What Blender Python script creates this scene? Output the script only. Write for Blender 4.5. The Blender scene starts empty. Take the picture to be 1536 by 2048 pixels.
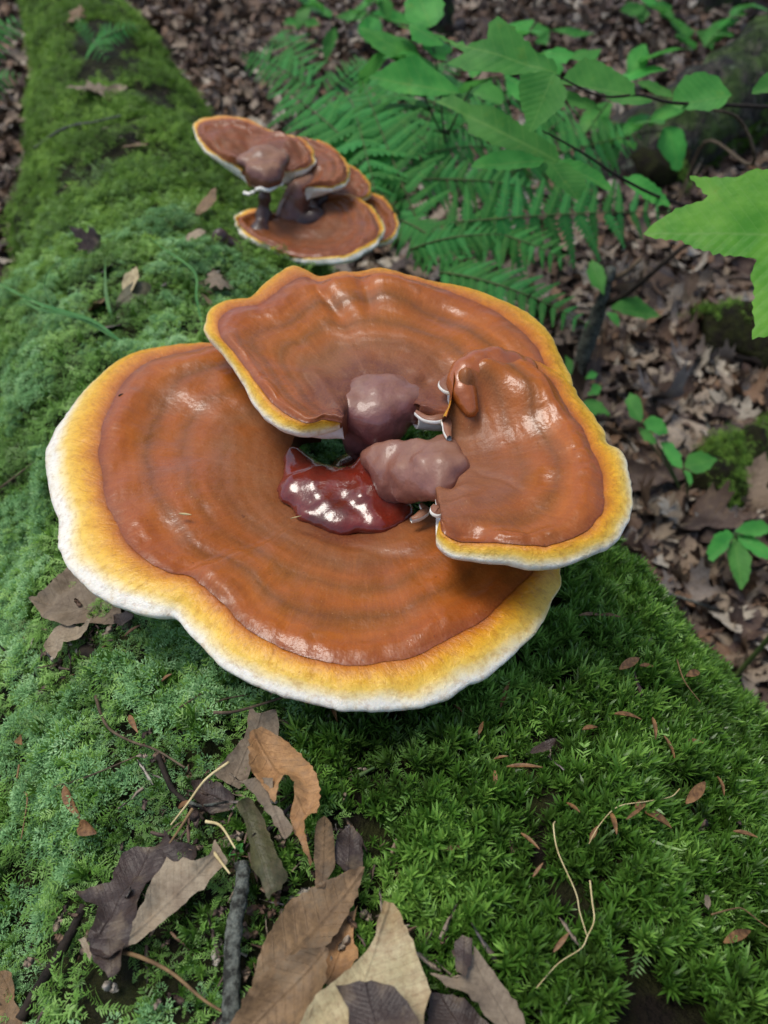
import bpy, bmesh, math, random
import numpy as np
from mathutils import Vector, Matrix, Euler, noise as mnoise
from mathutils.bvhtree import BVHTree
from mathutils.kdtree import KDTree
from mathutils.geometry import delaunay_2d_cdt

random.seed(7); RNG = np.random.default_rng(11)
S = bpy.context.scene
COL = S.collection

# ------------------------------------------------------------------ camera, sky, sun, exposure
CAM = np.array([0.0, 0.0, 1.05]); PITCH = math.radians(44.0); FPX = 1607.0
cd = bpy.data.cameras.new('camera'); cam = bpy.data.objects.new('camera', cd); COL.objects.link(cam)
cam.location = CAM; cam.rotation_euler = (math.pi/2 - PITCH, 0, 0)
cd.sensor_fit = 'VERTICAL'; cd.sensor_height = 36.0; cd.lens = 36.0*FPX/2048.0
cd.clip_start = 0.01; cd.clip_end = 400
cd.dof.use_dof = True; cd.dof.focus_distance = 0.47; cd.dof.aperture_fstop = 8.5
S.camera = cam
w = bpy.data.worlds.new('World'); S.world = w; w.use_nodes = True
wn = w.node_tree.nodes; wl = w.node_tree.links
bg = wn['Background']; sky = wn.new('ShaderNodeTexSky'); sky.sky_type = 'NISHITA'; sky.sun_disc = False
SUN_EL, SUN_AZ = math.radians(70), math.radians(285)      # azimuth clockwise from +Y
sky.sun_elevation = SUN_EL; sky.sun_rotation = SUN_AZ; sky.air_density = 1.0; sky.dust_density = 2.5; sky.ozone_density = 1.0
wl.new(sky.outputs[0], bg.inputs[0]); bg.inputs[1].default_value = 0.105
sd = bpy.data.lights.new('sun', 'SUN'); sun = bpy.data.objects.new('sun', sd); COL.objects.link(sun)
sd.energy = 1.25; sd.angle = math.radians(24); sd.color = (1, 0.96, 0.88)
sdir = Vector((math.sin(SUN_AZ)*math.cos(SUN_EL), math.cos(SUN_AZ)*math.cos(SUN_EL), math.sin(SUN_EL)))
sun.rotation_euler = sdir.to_track_quat('Z', 'Y').to_euler(); sun.location = (0, 0, 6)
vs = S.view_settings; vs.view_transform = 'Standard'; vs.look = 'None'; vs.gamma = 1.0; vs.exposure = 0.88; vs.use_curve_mapping = False
S.cycles.use_denoising = True
S.cycles.max_bounces = 8; S.cycles.diffuse_bounces = 3; S.cycles.glossy_bounces = 3; S.cycles.transmission_bounces = 4

# ------------------------------------------------------------------ helpers
FWD = np.array([0, math.cos(PITCH), -math.sin(PITCH)]); UPV = np.array([0, math.sin(PITCH), math.cos(PITCH)]); RT = np.array([1.0, 0, 0])
def ray(px, py):
    """direction (depth 1) of the sight line through a point of the photograph"""
    return FWD + (px-768)/FPX*RT + (1024-py)/FPX*UPV
def at_depth(px, py, d): return CAM + ray(px, py)*d
def at_z(px, py, z):
    r = ray(px, py); return CAM + r*((z-CAM[2])/r[2])
def at_plane(px, py, p0, n):
    r = ray(px, py); return CAM + r*(np.dot(np.array(p0)-CAM, n)/np.dot(r, n))
def nrm(v):
    v = np.array(v, float); return v/np.linalg.norm(v)

def _hash(ix, iy, iz, seed):
    n = (ix.astype(np.int64)*374761393 + iy.astype(np.int64)*668265263 + iz.astype(np.int64)*2147483647 + seed*1274126177) & 0xffffffff
    n = ((n ^ (n >> 13))*1274126177) & 0xffffffff
    return ((n ^ (n >> 16)) & 0xffffff)/float(0xffffff)
def vnoise(p, freq, seed=0):
    q = np.asarray(p)*freq + 1000.0; i = np.floor(q).astype(np.int64); f = q-i; f = f*f*(3-2*f)
    out = 0
    for a in (0, 1):
        for b in (0, 1):
            for c in (0, 1):
                wgt = (f[..., 0] if a else 1-f[..., 0])*(f[..., 1] if b else 1-f[..., 1])*(f[..., 2] if c else 1-f[..., 2])
                out = out + wgt*_hash(i[..., 0]+a, i[..., 1]+b, i[..., 2]+c, seed)
    return out*2-1
def fbm(p, freq, octv=3, seed=0):
    s = 0; a = 1.0
    for k in range(octv):
        s = s + a*vnoise(p, freq*2**k, seed+k*17); a *= 0.5
    return s
def worley(p, freq, seed=0):
    q = np.asarray(p)*freq+500.0; i = np.floor(q).astype(np.int64); best = np.full(q.shape[:-1], 9.0)
    for a in (-1, 0, 1):
        for b in (-1, 0, 1):
            for c in (-1, 0, 1):
                ix, iy, iz = i[..., 0]+a, i[..., 1]+b, i[..., 2]+c
                d = (ix+_hash(ix, iy, iz, seed)-q[..., 0])**2+(iy+_hash(ix, iy, iz, seed+1)-q[..., 1])**2+(iz+_hash(ix, iy, iz, seed+2)-q[..., 2])**2
                best = np.minimum(best, d)
    return np.sqrt(best)
def sstep(a, b, x):
    t = np.clip((x-a)/(b-a), 0, 1); return t*t*(3-2*t)

def props(o, label=None, cat=None, group=None, kind=None):
    if label: o['label'] = label
    if cat: o['category'] = cat
    if group: o['group'] = group
    if kind: o['kind'] = kind
    return o
def mesh_data(name, verts, faces, mats, smooth=True, attrs=None, uv=None):
    me = bpy.data.meshes.new(name)
    me.from_pydata([tuple(map(float, v)) for v in verts], [], [tuple(map(int, f)) for f in faces])
    for m in (mats if isinstance(mats, (list, tuple)) else [mats]): me.materials.append(m)
    if smooth: me.polygons.foreach_set('use_smooth', [True]*len(me.polygons))
    for k, (typ, dat) in (attrs or {}).items():
        a = me.attributes.new(k, typ, 'POINT')
        if typ == 'FLOAT': a.data.foreach_set('value', np.asarray(dat, np.float32).ravel())
        else: a.data.foreach_set('vector', np.asarray(dat, np.float32).ravel())
    me.update(); return me
def obj(name, me, parent=None, loc=None, link=True):
    o = bpy.data.objects.new(name, me)
    if link: COL.objects.link(o)
    if parent is not None: o.parent = parent
    if loc is not None: o.location = loc
    return o
def mk(name, verts, faces, mats, parent=None, smooth=True, attrs=None):
    """verts in world space; children are stored relative to their parent's place"""
    v = np.asarray(verts, float)
    if parent is not None:
        org = np.array(parent.location)
        if parent.parent is not None: org = org + np.array(parent.parent.location)
        return obj(name, mesh_data(name, v-org, faces, mats, smooth, attrs), parent)
    org = v.mean(0); org[2] = v[:, 2].min()
    return obj(name, mesh_data(name, v-org, faces, mats, smooth, attrs), None, org)
def thing(name, loc, label, cat, group=None):
    e = bpy.data.objects.new(name, None); COL.objects.link(e); e.location = loc; e.empty_display_size = 0.02
    return props(e, label, cat, group)
def grid_faces(nr, nc, wrap=False, flip=False, off=0):
    F = []
    for i in range(nr-1):
        for j in range(nc if wrap else nc-1):
            j2 = (j+1) % nc
            q = (off+i*nc+j, off+i*nc+j2, off+(i+1)*nc+j2, off+(i+1)*nc+j)
            F.append(q[::-1] if flip else q)
    return F
def catmull(P, n):
    P = np.asarray(P, float); m = len(P); out = []
    Q = np.vstack([2*P[0]-P[1], P, 2*P[-1]-P[-2]])
    u = np.linspace(0, m-1, n)
    for x in u:
        i = min(int(x), m-2); t = x-i; a, b, c, d = Q[i], Q[i+1], Q[i+2], Q[i+3]
        out.append(0.5*((2*b)+(-a+c)*t+(2*a-5*b+4*c-d)*t*t+(-a+3*b-3*c+d)*t**3))
    return np.array(out)
def tube_data(pts, radii, nseg=7, rough=0.0, seed=0, smooth_n=None):
    pts = np.asarray(pts, float); radii = np.asarray(radii, float)*np.ones(len(pts))
    if smooth_n:
        c = catmull(np.hstack([pts, radii[:, None]]), smooth_n); pts, radii = c[:, :3], np.maximum(c[:, 3], 1e-5)
    n = len(pts); T = np.gradient(pts, axis=0); T /= np.linalg.norm(T, axis=1)[:, None]+1e-12
    V = []; up = np.array([0.123, 0.35, 1.0])
    A = np.cross(T[0], up); A /= np.linalg.norm(A)
    for i in range(n):
        A = A - T[i]*np.dot(A, T[i]); A /= np.linalg.norm(A)+1e-12; B = np.cross(T[i], A)
        for k in range(nseg):
            a = 2*math.pi*k/nseg
            V.append(pts[i]+radii[i]*(math.cos(a)*A+math.sin(a)*B))
    V = np.array(V)
    if rough:
        N = V-np.repeat(pts, nseg, axis=0); N /= np.linalg.norm(N, axis=1)[:, None]+1e-12
        V = V+N*(fbm(V, 1.2/np.mean(radii), 2, seed)*rough*np.repeat(radii, nseg))[:, None]
    F = grid_faces(n, nseg, True)
    V = np.vstack([V, pts[0], pts[-1]])
    for k in range(nseg):
        F.append((n*nseg, (k+1) % nseg, k)); F.append((n*nseg+1, (n-1)*nseg+k, (n-1)*nseg+(k+1) % nseg))
    return V, F
def tube(name, pts, radii, mat, parent=None, nseg=7, rough=0.0, seed=0, smooth_n=None):
    V, F = tube_data(pts, radii, nseg, rough, seed, smooth_n); return mk(name, V, F, mat, parent)

# ------------------------------------------------------------------ materials
def mat_new(name):
    m = bpy.data.materials.new(name); m.use_nodes = True; nt = m.node_tree
    return m, nt, nt.nodes['Principled BSDF'], nt.nodes['Material Output']
def N(nt, typ, **kw):
    n = nt.nodes.new(typ)
    for k, v in kw.items(): setattr(n, k, v)
    return n
def lk(nt, a, b): nt.links.new(a, b)
def coords(nt, space='Object'): return N(nt, 'ShaderNodeTexCoord').outputs[space]
def noise(nt, vec, scale, detail=4, rough=0.55, dist=0.0):
    n = N(nt, 'ShaderNodeTexNoise'); n.inputs['Scale'].default_value = scale; n.inputs['Detail'].default_value = detail
    n.inputs['Roughness'].default_value = rough; n.inputs['Distortion'].default_value = dist; lk(nt, vec, n.inputs['Vector']); return n.outputs['Fac']
def ramp(nt, fac, stops, interp='LINEAR'):
    r = N(nt, 'ShaderNodeValToRGB'); cr = r.color_ramp; cr.interpolation = interp
    while len(cr.elements) < len(stops): cr.elements.new(0.5)
    for e, (p, c) in zip(cr.elements, stops):
        e.position = p; e.color = (c[0], c[1], c[2], 1) if not isinstance(c, (int, float)) else (c, c, c, 1)
    lk(nt, fac, r.inputs[0]); return r.outputs[0]
def math_(nt, op, a, b=None, c=None, clamp=False):
    n = N(nt, 'ShaderNodeMath', operation=op, use_clamp=clamp)
    for i, x in enumerate((a, b, c)):
        if x is None: continue
        if isinstance(x, (int, float)): n.inputs[i].default_value = x
        else: lk(nt, x, n.inputs[i])
    return n.outputs[0]
def mixc(nt, fac, a, b, mode='MIX'):
    n = N(nt, 'ShaderNodeMix', data_type='RGBA', blend_type=mode)
    for i, x in ((0, fac), (6, a), (7, b)):
        if isinstance(x, (int, float)): n.inputs[i].default_value = x
        elif isinstance(x, tuple): n.inputs[i].default_value = (*x, 1)
        else: lk(nt, x, n.inputs[i])
    return n.outputs[2]
def bump(nt, h, strength, dist, target, prev=None):
    b = N(nt, 'ShaderNodeBump'); b.inputs['Strength'].default_value = strength; b.inputs['Distance'].default_value = dist
    lk(nt, h, b.inputs['Height'])
    if prev is not None: lk(nt, prev, b.inputs['Normal'])
    if target is not None: lk(nt, b.outputs[0], target)
    return b.outputs[0]
def attr(nt, name, out='Fac', typ='GEOMETRY'):
    a = N(nt, 'ShaderNodeAttribute', attribute_type=typ, attribute_name=name); return a.outputs[out]
def lin(r, g, b):
    f = lambda c: (c/255/12.92 if c/255 <= 0.04045 else ((c/255+0.055)/1.055)**2.4)
    return (f(r), f(g), f(b))

def crust_material(name, red=0.0, dust=0.5, stalk=lin(88, 44, 46), mul=(0.90, 0.90, 0.74)):
    m, nt, p, out = mat_new(name); co = coords(nt)
    t = attr(nt, 't'); dmask = attr(nt, 'dust')
    n1 = noise(nt, co, 22, 4); n2 = noise(nt, co, 120, 4); n3 = noise(nt, co, 9, 3); n0 = noise(nt, co, 6, 2)
    tt = math_(nt, 'ADD', t, math_(nt, 'MULTIPLY', math_(nt, 'SUBTRACT', n1, 0.5), 0.14))
    tt = math_(nt, 'ADD', tt, math_(nt, 'MULTIPLY', math_(nt, 'SUBTRACT', n0, 0.5), 0.10))
    z = ramp(nt, tt, [(0.0, lin(118, 50, 18)), (0.14, lin(134, 62, 18)), (0.24, lin(156, 78, 14)), (0.34, lin(122, 64, 10)), (0.45, lin(168, 86, 12)),
                      (0.53, lin(128, 72, 10)), (0.6, lin(170, 90, 12)), (0.66, lin(166, 86, 12)), (0.73, lin(118, 66, 8)), (0.82, lin(178, 94, 12)), (0.9, lin(168, 84, 13))])
    edge = ramp(nt, math_(nt, 'ADD', t, math_(nt, 'MULTIPLY', math_(nt, 'SUBTRACT', n2, 0.5), 0.03)), [(0.93, 0.0), (0.965, 0.35), (0.99, 0.7), (1.0, 1.0)])
    z = mixc(nt, edge, z, lin(104, 40, 12))
    z = mixc(nt, math_(nt, 'MULTIPLY', ramp(nt, n3, [(0.42, 0.0), (0.62, 1.0)]), 0.4+red), z, lin(150, 62, 20))
    z = mixc(nt, math_(nt, 'MULTIPLY', ramp(nt, noise(nt, co, 34, 5, 0.6), [(0.5, 0.0), (0.7, 1.0)]), 0.45), z, lin(112, 66, 14))
    dm = math_(nt, 'MULTIPLY', dmask, ramp(nt, noise(nt, co, 45, 6, 0.65), [(0.3, 0.3), (0.62, 1.0)]))
    dm = math_(nt, 'MULTIPLY', dm, dust, clamp=True)
    rg_ = N(nt, 'ShaderNodeMath', operation='SINE'); lk(nt, math_(nt, 'ADD', math_(nt, 'MULTIPLY', t, 95.0), math_(nt, 'MULTIPLY', n1, 16.0)), rg_.inputs[0])
    ring = math_(nt, 'MULTIPLY', math_(nt, 'ADD', rg_.outputs[0], 1.0), math_(nt, 'MULTIPLY', ramp(nt, noise(nt, co, 40, 4), [(0.4, 0.0), (0.65, 0.5)]), .5))
    z = mixc(nt, math_(nt, 'MULTIPLY', ring, .34), z, lin(104, 50, 14))
    z = mixc(nt, 0.22, z, lin(112, 58, 30))
    z = mixc(nt, dm, z, lin(126, 86, 60))
    sm_ = math_(nt, 'MULTIPLY', attr(nt, 'stalk'), ramp(nt, noise(nt, co, 60, 5, .65), [(0.3, .45), (0.6, 1.0)]), clamp=True)
    z = mixc(nt, sm_, z, stalk)
    fine = ramp(nt, noise(nt, co, 900, 3, 0.7), [(0.35, 0.0), (0.7, 1.0)])
    z = mixc(nt, math_(nt, 'MULTIPLY', fine, 0.22), z, lin(176, 120, 70))
    sp = ramp(nt, noise(nt, co, 520, 2), [(0.72, 0.0), (0.78, 1.0)])
    z = mixc(nt, math_(nt, 'MULTIPLY', sp, 0.5), z, lin(200, 160, 120))
    dk = ramp(nt, noise(nt, co, 300, 3), [(0.24, 1.0), (0.3, 0.0)])
    z = mixc(nt, math_(nt, 'MULTIPLY', dk, 0.6), z, lin(70, 30, 14))
    wv = N(nt, 'ShaderNodeTexVoronoi', feature='DISTANCE_TO_EDGE'); wv.inputs['Scale'].default_value = 26
    wd = N(nt, 'ShaderNodeVectorMath', operation='ADD'); lk(nt, co, wd.inputs[0])
    nz = N(nt, 'ShaderNodeTexNoise'); nz.inputs['Scale'].default_value = 30; lk(nt, co, nz.inputs['Vector'])
    sc_ = N(nt, 'ShaderNodeVectorMath', operation='SCALE'); sc_.inputs['Scale'].default_value = 0.05; lk(nt, nz.outputs['Color'], sc_.inputs[0]); lk(nt, sc_.outputs[0], wd.inputs[1]); lk(nt, wd.outputs[0], wv.inputs['Vector'])
    crk = math_(nt, 'MULTIPLY', ramp(nt, wv.outputs['Distance'], [(0.0, 1.0), (0.012, 0.0)]), ramp(nt, noise(nt, co, 12, 3), [(0.52, 0.0), (0.62, 1.0)]))
    z = mixc(nt, math_(nt, 'MULTIPLY', crk, 0.1), z, lin(186, 116, 78))
    z = mixc(nt, 1.0, z, mul, 'MULTIPLY')
    fm = N(nt, 'ShaderNodeMapping'); fm.inputs['Scale'].default_value = (420, 5, 1); lk(nt, attr(nt, 'fan', 'Vector'), fm.inputs['Vector']); fib = noise(nt, fm.outputs[0], 1.0, 4, .6, .4)
    z = mixc(nt, math_(nt, 'MULTIPLY', ramp(nt, fib, [(0.42, 0.0), (0.7, 1.0)]), .12), z, lin(84, 40, 14)); z = mixc(nt, math_(nt, 'MULTIPLY', ramp(nt, fib, [(0.3, 1.0), (0.46, 0.0)]), .10), z, lin(190, 110, 40))
    lk(nt, z, p.inputs['Base Color'])
    ro = math_(nt, 'ADD', math_(nt, 'MULTIPLY', n1, 0.3), math_(nt, 'ADD', 0.2, math_(nt, 'MULTIPLY', dm, 0.4)))
    lk(nt, ro, p.inputs['Roughness']); p.inputs['Specular IOR Level'].default_value = 0.3
    cw = math_(nt, 'MULTIPLY', math_(nt, 'SUBTRACT', 1.0, dm), ramp(nt, noise(nt, co, 16, 4), [(0.38, 0.04), (0.62, 0.4)]), clamp=True); lk(nt, cw, p.inputs['Coat Weight']); p.inputs['Coat Roughness'].default_value = 0.1
    b1 = bump(nt, noise(nt, co, 55, 5, 0.6), 0.25, 0.004, None)
    b1 = bump(nt, rg_.outputs[0], 0.06, 0.001, None, b1); b1 = bump(nt, noise(nt, co, 170, 3, .5), .22, .002, None, b1)
    b1 = bump(nt, fib, .07, .0015, None, b1); nn = bump(nt, noise(nt, co, 500, 3), 0.12, 0.001, None, b1); lk(nt, nn, p.inputs['Normal']); lk(nt, nn, p.inputs['Coat Normal'])
    return m
def margin_material():
    m, nt, p, out = mat_new('fungus_margin'); co = coords(nt)
    t = attr(nt, 't'); n1 = noise(nt, co, 60, 4)
    tt = math_(nt, 'ADD', t, math_(nt, 'MULTIPLY', math_(nt, 'SUBTRACT', n1, 0.5), 0.28))
    c = ramp(nt, tt, [(0.0, lin(132, 62, 14)), (0.1, lin(176, 102, 18)), (0.3, lin(206, 142, 24)), (0.5, lin(218, 168, 40)), (0.7, lin(226, 190, 84)), (0.86, lin(230, 214, 160)), (1.0, lin(230, 229, 216))])
    fm = N(nt, 'ShaderNodeMapping'); fm.inputs['Scale'].default_value = (330, 5, 1); lk(nt, attr(nt, 'fan', 'Vector'), fm.inputs['Vector']); fib = noise(nt, fm.outputs[0], 1.0, 5, .65, .8)
    c = mixc(nt, math_(nt, 'MULTIPLY', ramp(nt, fib, [(0.46, 0.0), (0.72, 1.0)]), math_(nt, 'MULTIPLY', ramp(nt, t, [(0.4, .55), (0.85, .1)]), 1.0)), c, lin(150, 84, 14))
    cr = ramp(nt, noise(nt, co, 240, 4, 0.7), [(0.36, 1.0), (0.5, 0.0)])
    c = mixc(nt, math_(nt, 'MULTIPLY', cr, 0.28), c, lin(150, 96, 30))
    c = mixc(nt, 1.0, c, (0.95, 0.92, 0.90), 'MULTIPLY')
    lk(nt, c, p.inputs['Base Color']); p.inputs['Roughness'].default_value = 0.36; p.inputs['Specular IOR Level'].default_value = 0.4
    b1 = bump(nt, noise(nt, co, 110, 4, 0.55, 0.8), 0.22, 0.004, None); b1 = bump(nt, fib, .4, .002, None, b1)
    bump(nt, noise(nt, co, 700, 2), 0.2, 0.001, p.inputs['Normal'], b1)
    p.inputs['Subsurface Weight'].default_value = 0.15; p.inputs['Subsurface Radius'].default_value = (0.006, 0.004, 0.002); p.inputs['Subsurface Scale'].default_value = 1.0
    return m
def simple_material(name, c1, c2, scale=60, rough=0.7, bstr=0.4, bdist=0.004, spec=0.3, bscale=None, contrast=(0.35, 0.65)):
    m, nt, p, out = mat_new(name); co = coords(nt)
    c = ramp(nt, noise(nt, co, scale, 5, 0.6), [(contrast[0], c1), (contrast[1], c2)])
    lk(nt, c, p.inputs['Base Color']); p.inputs['Roughness'].default_value = rough; p.inputs['Specular IOR Level'].default_value = spec
    bump(nt, noise(nt, co, bscale or scale*2.5, 5, 0.6), bstr, bdist, p.inputs['Normal'])
    return m
def dead_leaf_material(name, cols, blotch=lin(60, 40, 28), blot=0.5, rough=0.65, use_random=False, back=None):
    m, nt, p, out = mat_new(name); co = coords(nt)
    la = N(nt, 'ShaderNodeAttribute', attribute_type='GEOMETRY', attribute_name='lf'); sx = N(nt, 'ShaderNodeSeparateXYZ'); lk(nt, la.outputs['Vector'], sx.inputs[0])
    ax = math_(nt, 'ABSOLUTE', sx.outputs[0]); y = math_(nt, 'ADD', sx.outputs[1], math_(nt, 'MULTIPLY', noise(nt, co, 30, 3), .09))
    if use_random:
        oi = N(nt, 'ShaderNodeObjectInfo'); n = len(cols)
        base = ramp(nt, oi.outputs['Random'], [(i/n, c) for i, c in enumerate(cols)], 'CONSTANT')
        off = N(nt, 'ShaderNodeVectorMath', operation='ADD'); lk(nt, co, off.inputs[0]); lk(nt, oi.outputs['Random'], off.inputs[1]); co = off.outputs[0]
    else:
        base = ramp(nt, noise(nt, co, 28, 4), [(0.3+0.4*i/max(1, len(cols)-1), c) for i, c in enumerate(cols)])
    base = mixc(nt, math_(nt, 'MULTIPLY', ramp(nt, noise(nt, co, 38, 6, 0.7), [(0.5, 0.0), (0.66, 1.0)]), blot), base, blotch)
    base = mixc(nt, math_(nt, 'MULTIPLY', ramp(nt, noise(nt, co, 300, 5, 0.75), [(0.38, 0.0), (0.7, 1.0)]), 0.55), base, blotch)
    base = mixc(nt, math_(nt, 'MULTIPLY', ramp(nt, noise(nt, co, 75, 4, 0.6), [(0.52, 0.0), (0.7, 1.0)]), 0.4), base, mixc(nt, .5, base, lin(200, 176, 140)))
    sec = math_(nt, 'FRACT', math_(nt, 'MULTIPLY', math_(nt, 'SUBTRACT', y, math_(nt, 'MULTIPLY', ax, 0.75)), 11.0))
    sec = math_(nt, 'ABSOLUTE', math_(nt, 'SUBTRACT', sec, 0.5))
    veins = math_(nt, 'MAXIMUM', ramp(nt, sec, [(0.0, 1.0), (0.07, 0.0)]), ramp(nt, ax, [(0.0, 1.0), (0.02, 0.0)]))
    base = mixc(nt, math_(nt, 'MULTIPLY', veins, 0.28), base, mixc(nt, 0.5, base, (0.02, 0.012, 0.008)))
    if back is not None:
        g = N(nt, 'ShaderNodeNewGeometry'); base = mixc(nt, g.outputs['Backfacing'], base, back)
    base = mixc(nt, 1.0, base, (.84, .84, .84), 'MULTIPLY') if not use_random else base
    base = mixc(nt, 1.0, base, (.78, .78, .80), 'MULTIPLY') if use_random else base
    lk(nt, base, p.inputs['Base Color']); p.inputs['Roughness'].default_value = rough; p.inputs['Specular IOR Level'].default_value = 0.3
    b = bump(nt, veins, 0.35, 0.002, None); b = bump(nt, sec, 0.1, 0.003, None, b); bump(nt, noise(nt, co, 120, 5, .65), 0.45, 0.003, p.inputs['Normal'], b)
    return m
def green_leaf_material(name, c1, c2, trans=0.25, rough=0.45, nv=9.0, vein=lin(120, 165, 80), tintattr=False, edge=None, spec=0.2):
    m, nt, p, out = mat_new(name); co = coords(nt)
    la = N(nt, 'ShaderNodeAttribute', attribute_type='GEOMETRY', attribute_name='lf'); sx = N(nt, 'ShaderNodeSeparateXYZ'); lk(nt, la.outputs['Vector'], sx.inputs[0])
    ax = math_(nt, 'ABSOLUTE', sx.outputs[0]); y = sx.outputs[1]
    oi = N(nt, 'ShaderNodeObjectInfo')
    c = mixc(nt, ramp(nt, noise(nt, co, 30, 4), [(0.35, 0.0), (0.65, 1.0)]), c1, c2)
    hv = N(nt, 'ShaderNodeHueSaturation'); lk(nt, c, hv.inputs['Color']); lk(nt, math_(nt, 'ADD', 0.75, math_(nt, 'MULTIPLY', oi.outputs['Random'], 0.5)), hv.inputs['Value'])
    lk(nt, math_(nt, 'ADD', 0.49, math_(nt, 'MULTIPLY', oi.outputs['Random'], 0.02)), hv.inputs['Hue']); c = hv.outputs[0]
    sec = math_(nt, 'FRACT', math_(nt, 'MULTIPLY', math_(nt, 'SUBTRACT', y, math_(nt, 'MULTIPLY', ax, 0.8)), nv)); sec = math_(nt, 'ABSOLUTE', math_(nt, 'SUBTRACT', sec, 0.5))
    veins = math_(nt, 'MAXIMUM', ramp(nt, sec, [(0.0, 0.7), (0.06, 0.0)]), ramp(nt, ax, [(0.0, 1.0), (0.014, 0.0)]))
    c = mixc(nt, math_(nt, 'MULTIPLY', veins, 0.55), c, vein); c = mixc(nt, math_(nt, 'MULTIPLY', ramp(nt, noise(nt, co, 45, 5, .7), [(0.6, 0.0), (0.75, 1.0)]), .35), c, lin(130, 150, 50))
    lk(nt, c, p.inputs['Base Color']); p.inputs['Roughness'].default_value = rough; p.inputs['Specular IOR Level'].default_value = spec
    b = bump(nt, sec, 0.15, 0.003, None); bump(nt, noise(nt, co, 220, 3), 0.2, 0.002, p.inputs['Normal'], b)
    tr = N(nt, 'ShaderNodeBsdfTranslucent'); lk(nt, mixc(nt, 0.5, c, (0.10, 0.34, 0.07)), tr.inputs[0])
    mx = N(nt, 'ShaderNodeMixShader'); mx.inputs[0].default_value = trans; lk(nt, p.outputs[0], mx.inputs[1]); lk(nt, tr.outputs[0], mx.inputs[2]); lk(nt, mx.outputs[0], out.inputs[0])
    return m
def moss_material(name, c1, c2, c3, rough=0.5, trans=0.3):
    m, nt, p, out = mat_new(name)
    ti = attr(nt, 'tint', 'Fac', 'INSTANCER'); oi = N(nt, 'ShaderNodeObjectInfo')
    f = math_(nt, 'ADD', math_(nt, 'MULTIPLY', ti, 0.75), math_(nt, 'MULTIPLY', oi.outputs['Random'], 0.25))
    c = ramp(nt, f, [(0.1, c1), (0.5, c2), (0.9, c3)])
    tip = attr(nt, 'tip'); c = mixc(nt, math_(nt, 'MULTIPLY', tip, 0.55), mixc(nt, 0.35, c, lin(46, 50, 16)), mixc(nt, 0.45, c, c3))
    lk(nt, c, p.inputs['Base Color']); p.inputs['Roughness'].default_value = rough; p.inputs['Specular IOR Level'].default_value = 0.35
    tr = N(nt, 'ShaderNodeBsdfTranslucent'); lk(nt, c, tr.inputs[0])
    mx = N(nt, 'ShaderNodeMixShader'); mx.inputs[0].default_value = trans; lk(nt, p.outputs[0], mx.inputs[1]); lk(nt, tr.outputs[0], mx.inputs[2]); lk(nt, mx.outputs[0], out.inputs[0])
    return m

M_CRUST = crust_material('fungus_crust', 0.0, 0.6, lin(84, 24, 12)); M_CRUST2 = crust_material('fungus_crust_dusty', 0.1, 0.85); M_CRUST4 = crust_material('fungus_crust_pink', 0.1, 0.9, lin(124, 76, 60)); M_CRUST3 = crust_material('fungus_crust_far', 0.15, 0.95, lin(92, 52, 42), (.70, .66, .66))
M_MARGIN = margin_material()
M_PORE = simple_material('fungus_pore_surface', lin(214, 210, 196), lin(232, 230, 222), 200, 0.8, 0.3, 0.001)
def stem_material(name, c1, c2, c3, rough, coat, dust=0.0, bs=0.35, rv=.25):
    m, nt, p, out = mat_new(name); co = coords(nt)
    c = ramp(nt, noise(nt, co, 34, 5, 0.65), [(0.3, c1), (0.5, c2), (0.68, c3)])
    r0 = math_(nt, 'ADD', rough, math_(nt, 'MULTIPLY', noise(nt, co, 60, 3), rv))
    if dust:
        g = N(nt, 'ShaderNodeNewGeometry'); sx = N(nt, 'ShaderNodeSeparateXYZ'); lk(nt, g.outputs['Normal'], sx.inputs[0])
        d = math_(nt, 'MULTIPLY', ramp(nt, sx.outputs[2], [(0.5, 0.0), (0.92, 1.0)]), ramp(nt, noise(nt, co, 50, 6, 0.7), [(0.3, 0.35), (0.55, 1.0)])); d = math_(nt, 'MULTIPLY', d, dust, clamp=True)
        c = mixc(nt, d, c, lin(134, 96, 70)); r0 = math_(nt, 'ADD', r0, math_(nt, 'MULTIPLY', d, .35))
        lk(nt, math_(nt, 'MULTIPLY', math_(nt, 'SUBTRACT', 1.0, d), coat), p.inputs['Coat Weight'])
    else: p.inputs['Coat Weight'].default_value = coat
    c = mixc(nt, math_(nt, 'MULTIPLY', noise(nt, co, 400, 3, 0.7), 0.3), c, mixc(nt, .5, c, lin(150, 110, 84)))
    lk(nt, c, p.inputs['Base Color']); lk(nt, r0, p.inputs['Roughness']); p.inputs['Coat Roughness'].default_value = 0.08
    b = bump(nt, noise(nt, co, 60, 5), bs, 0.004, None); bump(nt, noise(nt, co, 500, 2), .15, .001, p.inputs['Normal'], b); return m
M_STEM_RED = stem_material('stem_dark_red', lin(60, 8, 3), lin(92, 13, 4), lin(112, 20, 5), 0.10, 0.3, 0.0, .22, .12)
M_STEM_PUR = stem_material('stem_purple', lin(78, 36, 40), lin(112, 66, 66), lin(112, 64, 62), 0.22, 0.5, .55)
M_STEM_PINK = stem_material('stem_pinkish', lin(98, 54, 48), lin(124, 78, 66), lin(110, 64, 56), 0.24, 0.4, .6)
M_STEM_BRN = stem_material('stem_brown', lin(58, 28, 22), lin(88, 46, 34), lin(112, 66, 50), 0.3, 0.3, .8)
M_FOLD = stem_material('fold_orange', lin(128, 60, 12), lin(146, 72, 12), lin(156, 80, 14), .24, .35)
M_STALL = stem_material('inner_wall', lin(86, 40, 20), lin(118, 62, 34), lin(136, 84, 56), .35, .2, .5)
M_STALK = stem_material('stalk_dark', lin(30, 14, 12), lin(52, 26, 22), lin(70, 38, 30), .35, .2)
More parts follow.
